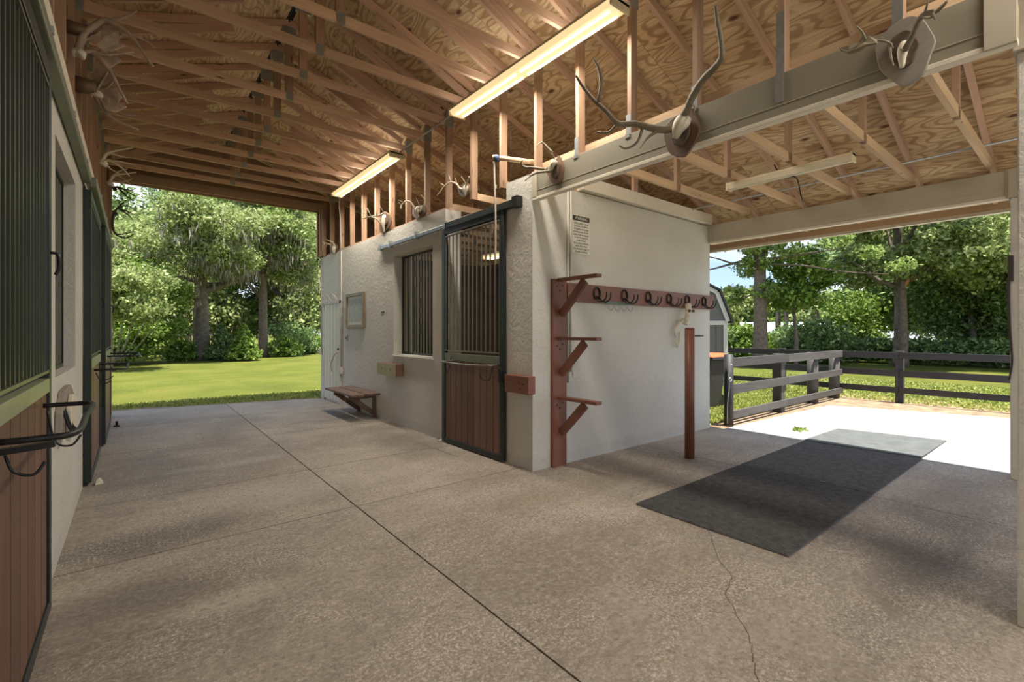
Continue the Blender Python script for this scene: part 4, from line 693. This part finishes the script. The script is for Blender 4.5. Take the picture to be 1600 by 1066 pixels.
def shed():
    x0, x1 = 0, 3.4; yr, yl = 0, 2.6; ym = (yr+yl)/2
    t = thing('garden_shed', (0, 0, 0), 'grey barn shaped shed with white trim behind the white block', 'shed')
    MB().prism([(x0, yr, -.06), (x0, yr, 1.80), (x0, yr+.28, 2.62), (x0, ym, 3.22), (x0, yl-.28, 2.62), (x0, yl, 1.80), (x0, yl, -.06)], (x1-x0, 0, 0)).build('wall', M['siding'], t)
    for i in range(13): MB().box(x0-.006, x0, yr+.08+.2*i, yr+.09+.2*i, 0, 1.75).build('siding_groove', M['roofblack'], t)
    for a, b in ((yr-.02, yr+.09), (yl-.09, yl+.02)): MB().box(x0-.03, x0+.01, a, b, -.06, 1.74).build('corner_board', M['white'], t)
    MB().box(x0-.03, x0+.01, yr-.02, yl+.02, 1.74, 1.86).build('band_board', M['white'], t)
    for p, q in (((yr-.03, 1.84), (yr+.26, 2.66)), ((yr+.26, 2.66), (ym, 3.27)), ((ym, 3.27), (yl-.26, 2.66)), ((yl-.26, 2.66), (yl+.03, 1.84))):
        MB().bar((x0-.04, p[0], p[1]), (x0-.04, q[0], q[1]), .05, .11, (0, 0, 1)).build('rake_board', M['white'], t)
        d = (V(0, q[0]-p[0], q[1]-p[1])).normalized(); n = V(0, -d.z, d.y)
        if n.z < 0: n = -n
        a, b = V(x0-.12, *p)+n*.075, V(x0-.12, *q)+n*.075
        MB().hexa([a-d*.06, a-d*.06+V(x1-x0+.24, 0, 0), b+d*.06+V(x1-x0+.24, 0, 0), b+d*.06, a-d*.06+n*.05, a-d*.06+n*.05+V(x1-x0+.24, 0, 0), b+d*.06+n*.05+V(x1-x0+.24, 0, 0), b+d*.06+n*.05]).build('roof_panel', M['roofblack'], t)
    t.location = (12.95, 6.52, 0); t.rotation_euler.z = math.radians(30)
shed()
def house(cx, cy, ang, L_, wd, hw, hr, label):
    t = thing('farm_house', (cx, cy, -3.1), label, 'house'); t.rotation_euler.z = ang
    def part(name, mb, m):
        o = mb.build(name, m, None, 0, (0, 0, 0)); o.location = (0, 0, 0); o.parent = t; return o
    a, b = L_/2, wd/2
    part('wall', MB().box(-a, a, -b, b, 0, hw), M['cream'])
    for s_ in (1, -1):
        part('gable_wall', MB().prism([(s_*(a-.1), -b, hw), (s_*(a-.1), b, hw), (s_*(a-.1), 0, hr)], (.1*s_, 0, 0)), M['cream'])
        part('roof_panel', MB().prism([(-a-.5, s_*(b+.6), hw-.25), (a+.5, s_*(b+.6), hw-.25), (a+.5, 0, hr+.05), (-a-.5, 0, hr+.05)], (0, 0, .12)), M['metalroof'])
        part('fascia', MB().box(-a-.5, a+.5, s_*(b+.58), s_*(b+.62), hw-.4, hw-.1), M['white'])
    for i in range(5):
        x = -a+L_*(i+.5)/5; w_ = part('window', MB().box(x-.6, x+.6, -b-.04, -b+.02, 1.1, 2.3), M['white'])
        g_ = MB().box(x-.5, x+.5, -b-.06, -b-.03, 1.2, 2.2).build('pane', M['glass'], None, 0, (0, 0, 0)); g_.location = (0, 0, 0); g_.parent = w_
house(102, 36, math.radians(-56), 22, 12, 3.4, 6.4, 'low cream house with a white metal roof seen between the trees, left one')
house(103, 24, math.radians(-60), 12, 14, 3.4, 6.8, 'cream house with a tall white metal roof beyond the fence, right one')
# ================================================================ VEGETATION
def quads(name, C, size, m, parent=None, asp=1.6, droop=False, loc=(0, 0, 0), up=None):
    n = len(C); a = rng.normal(size=(n, 3)); 
    if droop: a[:, 0:2] *= (.18 if droop is True else droop); a[:, 2] = -1
    a /= np.linalg.norm(a, axis=1)[:, None]; b = rng.normal(size=(n, 3)); b -= (b*a).sum(1)[:, None]*a; b /= np.linalg.norm(b, axis=1)[:, None]
    sz = size*(.6+.8*rng.random(n))[:, None]; l = a*sz*asp*.5; w_ = b*sz*.5
    v = np.stack([C-l, C+w_*.9-l*.1, C+l, C-w_*.9-l*.1], 1).reshape(-1, 3)-np.array(loc)
    me = bpy.data.meshes.new(name); me.vertices.add(4*n); me.loops.add(4*n); me.polygons.add(n)
    me.vertices.foreach_set('co', v.astype(np.float32).ravel()); me.loops.foreach_set('vertex_index', np.arange(4*n, dtype=np.int32))
    me.polygons.foreach_set('loop_start', np.arange(0, 4*n, 4, dtype=np.int32)); me.update(calc_edges=True); me.materials.append(m)
    o = bpy.data.objects.new(name, me); COL.objects.link(o); o['kind'] = 'stuff'
    if parent: o.parent = parent
    else: o.location = loc
    return o
def cloud(blobs, n, clump=.35, shell=.75, nc=34):
    """clumped points in ellipsoids (x,y,z,rx,ry,rz)"""
    vol = np.array([b[3]*b[5] for b in blobs]); vol = vol/vol.sum(); out = []
    for b, f in zip(blobs, vol):
        k = max(6, int(n*f)); d = rng.normal(size=(nc, 3)); d /= np.linalg.norm(d, axis=1)[:, None]; rr = shell+(1.02-shell)*rng.random(nc)
        cc = d*rr[:, None]*np.array(b[3:6])+np.array(b[0:3]); i = rng.integers(0, nc, k)
        out.append(cc[i]+rng.normal(size=(k, 3))*clump*np.array([1, 1, .6])*min(b[3], 1.6))
    return np.concatenate(out)
def tree(name, label, x, y, h, tr, blobs, n, size, lm, bark='bark', br=(), cat='tree', group=None, clump=.28, moss=0, lean=0, top=None, nc=34):
    """blobs relative to base"""
    t = thing(name, (x, y, -.08), label, cat, group)
    if tr:
        tb = MB(); th = top or h*.75
        pts = [(x, y, -.1), (x+lean*.1, y, th*.3), (x+lean*.5, y+.1, th*.65), (x+lean, y, th)]; tb.tube(bez(pts), [tr*1.25]+[tr*(1-.035*i) for i in range(1, 19)], 10).build('trunk', M[bark], t)
        for i, (bz, dx, dy, dz, r_) in enumerate(br):
            s_ = lean*bz/th
            MB().tube(bez([(x+s_, y, bz), (x+s_+dx*.35, y+dy*.35, bz+dz*.25), (x+s_+dx*.7, y+dy*.7, bz+dz*.75), (x+s_+dx, y+dy, bz+dz)]), [r_, r_*.75, r_*.4, r_*.2][:0] or [r_*(1-.045*i) for i in range(19)], 7).build('branch', M[bark], t)
    P = cloud([(x+b[0], y+b[1], b[2], b[3], b[4] if len(b) > 5 else b[3], b[5] if len(b) > 5 else b[4]) for b in blobs], n, clump, nc=nc)
    P = P[P[:, 2] > 0]
    quads('foliage', P, size, M[lm], t, 1.7, loc=(x, y, -.08))
    if moss:
        Q = cloud([(x+b[0], y+b[1], b[2]-.6, b[3], b[3], b[-1]) for b in blobs], moss, .22); quads('spanish_moss', Q[Q[:, 2] > 1], (.06), M['moss'], t, 8, True, (x, y, -.08))
    return t
def rb(n, R, z0, z1, r0, r1, fl_=.8):
    o = []
    for _ in range(n):
        a, q = random.uniform(0, 6.283), R*math.sqrt(random.random()); o.append((q*math.cos(a), q*math.sin(a), random.uniform(z0, z1), *( [random.uniform(r0, r1)]*2), random.uniform(r0, r1)*fl_))
    return o
BR = [(3.4, -3.5, -1, 2.6, .22), (3.8, 3.6, -.6, 2.2, .22), (4.6, -2.4, 2, 3, .16), (5, 2.2, 2, 2.8, .16), (5.6, .6, -2, 2.6, .14), (4.2, 4.6, 1, 1.2, .15), (4.4, -4.4, 1.5, 1.6, .14)]
tree('evergreen_bush', 'dense bright green bush at the left edge of the lawn', -.1, 30.0, 5, .0, rb(26, 1.5, .8, 4.3, .8, 1.2, .9)+[(-1.5, 0, 1, 1.2, 1.2, 1)], 45000, .105, 'leaf_bright', cat='bush', clump=.24)
tree('crepe_myrtle', 'pale arching multi stemmed shrub at the left opening jamb', -.7, 25.0, 4, .05, rb(12, 1.5, 2.4, 4.4, .5, .8), 12000, .09, 'leaf_oak', br=[(.3, 1.6, 0, 2.4, .04), (.2, 1.1, .3, 2.9, .04), (.2, .6, -.3, 3.0, .04), (.3, 1.9, .3, 1.8, .035), (.3, -.8, 0, 2.7, .04)], cat='shrub', top=2.8)
tree('live_oak', 'broad live oak with a thick trunk and hanging moss, centre of the lawn edge', 3.0, 32.2, 12, .48, rb(28, 4.3, 5.0, 8.3, .9, 1.5, .5)+[(5, 0, 6.6, 1.5, 1.5, .8), (5.5, 1, 5.4, 1.3, 1.3, .7)], 60000, .115, 'leaf_oak', br=BR, moss=5000, clump=.24)
tree('pine_tree', 'tall straight pine trunk right of the live oak', 6.4, 33.3, 15, .30, rb(14, 2.4, 9, 14, .8, 1.5, .6)+rb(6, 2.8, 6.5, 9, .6, 1, .5), 24000, .13, 'leaf_pine', 'pinebark', br=[(8, 2, 0, 1, .08), (9, -2, .5, 1, .08), (10, 1.5, -1, 1, .07)], moss=2500, top=14)
for (x, y, h, n_, lab, lm) in ((4.75, 29.7, 1.95, 6500, 'small bright cone shaped cedar in front of the oak, right of two', 'leaf_bright'), (3.9, 31.4, 2.0, 5500, 'small dark cone shaped cedar left of the bright one', 'leaf_dark')):
    tree('cedar_sapling', lab, x, y, h, .05, [(0, 0, h*(.12+.8*i/6), .85*(1-i/7.2), .2) for i in range(7)], n_, .10, lm, cat='conifer', clump=.12)
far = [(-3.5, 46, 10.5), (0, 52, 13), (2.4, 44, 11), (6.5, 47, 14.5), (9.3, 42, 12), (12.5, 46, 14), (16, 50, 15), (-7, 52, 11), (20, 48, 14), (4.5, 60, 17), (12, 62, 17), (-2, 64, 13)]
nm = ['leftmost', 'second from the left', 'third from the left', 'fourth from the left', 'fifth from the left', 'sixth from the left', 'seventh from the left', 'behind all on the left', 'rightmost', 'in the back row, centre', 'in the back row, right', 'in the back row, left']
for i, (x, y, h) in enumerate(far):
    tree('woodland_tree', 'tall mossy woodland tree behind the lawn, %s' % nm[i], x, y, h, .28, rb(24, 3.6, 2.2, h-1, 1.1, 2.0, .75), 22000, .19, ['leaf_oak', 'leaf_dark', 'leaf_oak', 'leaf_pine'][i % 4], br=BR[:5], moss=[4000, 1500, 5000, 3000][i % 4], group='woodland beyond the lawn', clump=.32, lean=random.uniform(-.8, .8))
for i, (x, y, r_, lm) in enumerate(((7.6, 33.0, .75, 'leaf_bright'), (9.6, 35.5, .55, 'leaf_dark'), (10.9, 37, .6, 'leaf_bright'), (1.9, 31.6, .6, 'leaf_bright'), (8.7, 36, 1.3, 'leaf_dark'))):
    tree('understory_shrub', ['low bright shrub right of the pine trunk', 'low dark shrub far right of the lawn edge', 'low bright shrub at the lawn edge by the white wall', 'rounded shrub at the foot of the live oak', 'tall dark shrub between pine and wall'][i], x, y, r_*1.6, .0, [(0, 0, r_*.8, r_, r_*.8), (r_*.6, 0, r_*.5, r_*.6, r_*.5)], 3500, .11, lm, cat='shrub')
# right-hand side
tree('pine_tree', 'big pine with a thick trunk and drooping branches beyond the fence', 22.8, 9.9, 13, .33, [(-.3, -1.0, 6.6, .8, .35), (.2, 1.2, 6.2, .8, .4), (0, -.4, 7.4, 1.2, .6), (.2, .5, 4.6, .7, .4), (0, -3.0, 5.35, .55, .22), (0, -4.2, 4.7, .5, .2), (0, -1.2, 5.2, .6, .35), (0, 2.6, 6.0, .8, .35), (0, 0, 9, 2, 1), (0, -2.2, 8.6, 1.3, .6), (0, -5.2, 4.1, .45, .22), (0, 1.4, 3.3, .6, .5), (0, .2, 5.6, .7, .5), (0, -.2, 3.4, .5, .5), (-.3, 0, 5.0, .5, .6), (-.3, .2, 6.2, .5, .6)], 15000, .10, 'leaf_pine', 'pinebark', clump=.2,
     br=[(4.9, 0, -3.6, .1, .07), (4.7, .2, -4.8, -.9, .06), (5.0, .4, 3.4, -.3, .09), (4.6, 0, 3.2, .9, .07), (5.6, -.6, -3, 1, .08), (3.4, 0, 1.7, -.7, .05), (6.4, 0, 2.8, 1, .08)], top=12)
tree('young_pine', 'lime green young pine just right of the big pine', 24.5, 9.0, 5.6, .10, [(0, 0, 4.8, 1.0, .6), (0, -.7, 4.1, .9, .5), (0, .7, 3.9, .9, .5), (0, 0, 3.2, 1.1, .5)], 6500, .12, 'leaf_bright', 'pinebark', top=4.4, clump=.2)
tree('live_oak', 'large leafy oak behind the long black fence, trunk beside a fence post', 27.9, 5.8, 10, .30, rb(26, 3.0, 4.4, 9.5, .9, 1.5, .7)+[(0, -2.6, 4.3, 1.2, .8), (0, -3.4, 5.6, 1.3, .9)], 45000, .12, 'leaf_oak', clump=.2, nc=24, br=[(3.6, -1, 2.2, 1.6, .14), (3.8, 0, -2.8, 2.2, .15), (4.6, 1, 1, 2.8, .13), (5.5, 0, -1.2, 2.4, .12)], top=9)
tree('magnolia_tree', 'dense dark glossy tree right of the oak trunk', 31.5, 3.8, 6.5, .18, rb(20, 2.6, 1.9, 5.2, .8, 1.4, .6), 50000, .11, 'leaf_dark', br=[(1.6, 0, -1.6, 1.4, .08), (1.8, 0, 1.6, 1.4, .08)], top=4.5)
tree('laurel_tree', 'tall light leafed tree at the right edge beside the column', 31.0, -.6, 11, .22, rb(26, 3.4, 3, 10, .9, 1.6, .8), 50000, .12, 'leaf_oak', br=[(3, 0, 2.0, 2, .1), (3.4, 0, -2, 2, .1)], top=8, moss=1500)
tree('magnolia_tree', 'second dark tree in the right distance behind the magnolia', 38, 8, 9, .2, rb(22, 3.6, 2.2, 8, 1.1, 1.8, .7), 26000, .16, 'leaf_dark', top=6)
for i, (x, y, h) in enumerate(((36.5, 14.6, 4.6), (40.5, 15.6, 5.0), (46, 15.2, 4.4))):
    t = thing('cabbage_palm', (x, y, -.08), 'cabbage palm with a pale crown before the white roofs, %s' % ['left of three', 'middle of three', 'right of three'][i], 'palm', 'cabbage palms by the white roofs')
    MB().tube([(x, y, -.1), (x, y, h-.5)], [.2, .17], 10).build('trunk', M['bark'], t)
    for k in range(26):
        a, e = random.uniform(0, 6.283), random.uniform(-.7, 1.2); L_ = random.uniform(1.1, 1.6); d = V(math.cos(a)*math.cos(e), math.sin(a)*math.cos(e), math.sin(e)); p = V(x, y, h-.4)
        side = d.cross(V(0, 0, 1)).normalized()*.30
        MB().prism([p, p+d*L_*.6+side, p+d*L_+V(0, 0, -.3), p+d*L_*.6-side], (0, 0, .012)).build('frond', M['leaf_palm'], t)
sh = [(27.2, 9.3, 1.15, 'leaf_dark', 'dark glossy shrub in front of the white roofs'), (29.5, 11.2, .9, 'leaf_dark', 'dark shrub between the pine and the palms'), (26.6, 12.4, 1.0, 'leaf_bright', 'light green shrub under the big pine'), (33, 9.3, 1.3, 'leaf_bright', 'small bushy tree left of the oak trunk'), (25.5, 14, 1.1, 'leaf_dark', 'dark shrub left of the big pine')]
for x, y, r_, lm, lab in sh: tree('shrub', lab, x, y, r_*2, .06 if r_ > 1.2 else 0, [(0, 0, r_, r_, r_*.85), (.3, -r_*.6, r_*.7, r_*.7, r_*.6), (0, r_*.6, r_*.8, r_*.7, r_*.6)]+([(0, 0, 3, 1.3, .9)] if r_ > 1.2 else []), 6500, .13, lm, cat='shrub', top=2)
hb = [(30.0, yy, .62, .9, .62, .55) for yy in np.arange(-7, 10.5, .8)]
t = thing('hedge', (30, 2, -.08), 'long dark clipped hedge behind the far fence', 'hedge'); P = cloud([(a, b, c_, d_, e_, f_) for a, b, c_, d_, e_, f_ in hb], 24000, .16); quads('foliage', P[P[:, 2] > 0], .12, M['leaf_dark'], t, 1.6, loc=(30, 2, -.08))
far = [(50, 28, 6.5), (122, 62, 12), (60, 12, 6.2), (52, 6, 10), (48, 1, 12), (58, -4, 14), (44, 32, 7), (124, 72, 12), (72, 8, 12), (118, 34, 10), (118, 22, 10.5), (118, 50, 12)]
for i, (x, y, h) in enumerate(far):
    tree('woodland_tree', 'background tree beyond the paddock, %s' % ['left behind the shed side', 'between the house roofs', 'behind the oak', 'right of the oak', 'far right nearer', 'far right farther', 'behind the garden shed', 'behind the left house', 'behind the magnolia', 'past the roofs, middle', 'past the roofs, right', 'past the roofs, left'][i], x, y, h, .25, rb(20, 3.8 if x < 100 else 9, 1.8, h-1.2, 1.2, 2.0, .75), 16000, .22 if x < 100 else .6, ['leaf_oak', 'leaf_dark', 'leaf_pine'][i % 3], br=BR[:3], moss=1200, group='trees beyond the paddock', clump=.34)
s = thing('broken_snag', (27.3, 5.55, 0), 'pale broken tree snag with an orange torn top against the oak trunk', 'tree stump')
MB().tube(bez([(27.3, 5.55, -.1), (27.3, 5.56, 2.4), (27.28, 5.58, 3.9)]), [.17, .13, .10], 10).build('stem', M['pinebark'], s); MB().tube([(27.28, 5.58, 3.5), (27.3, 5.42, 3.85), (27.3, 5.38, 4.2)], [.09, .07, .02], 8).build('torn_wood', plain('torn_wood', (.50, .22, .09), .8), s)
# grass blades near both openings
def blades(name, x0, x1, y0, y1, n, h, label, fn=None):
    P = np.stack([rng.uniform(x0, x1, n), rng.uniform(y0, y1, n), np.full(n, -.045)], 1)
    if fn: P = P[[fn(p) for p in P]]
    P[:, 2] += h*.3; o = quads(name, P, h*.45, M['blade'], None, 3.2, .9, (x0, y0, -.05)); setp(o, label, 'grass', None, 'stuff')
blades('grass_tufts', -2.5, 6, 11.6, 13.4, 12000, .045, 'grass blades of the lawn beyond the far opening', lambda p: p[1] > 12.5-.22*(p[0]+.5)+.12*math.sin(p[0]*7))
blades('grass_tufts', 7.3, 13.2, 4.1, 6.6, 26000, .08, 'grass blades behind the short grey fence', lambda p: p[1] > 4.05+.1*math.sin(p[0]*5))
blades('grass_tufts', 13.3, 19, -4, 8, 30000, .07, 'grass blades of the paddock behind the long black fence')
t = thing('slab_weed', (7.9, 3.2, 0), 'tiny green weed growing from the slab edge in the sun', 'weed'); P = np.array([(8.15, 2.95, .02)])+rng.normal(size=(60, 3))*np.array([.06, .05, .008]); quads('leaves', P, .04, M['leaf_bright'], t, 1.6, loc=(7.9, 3.2, 0))
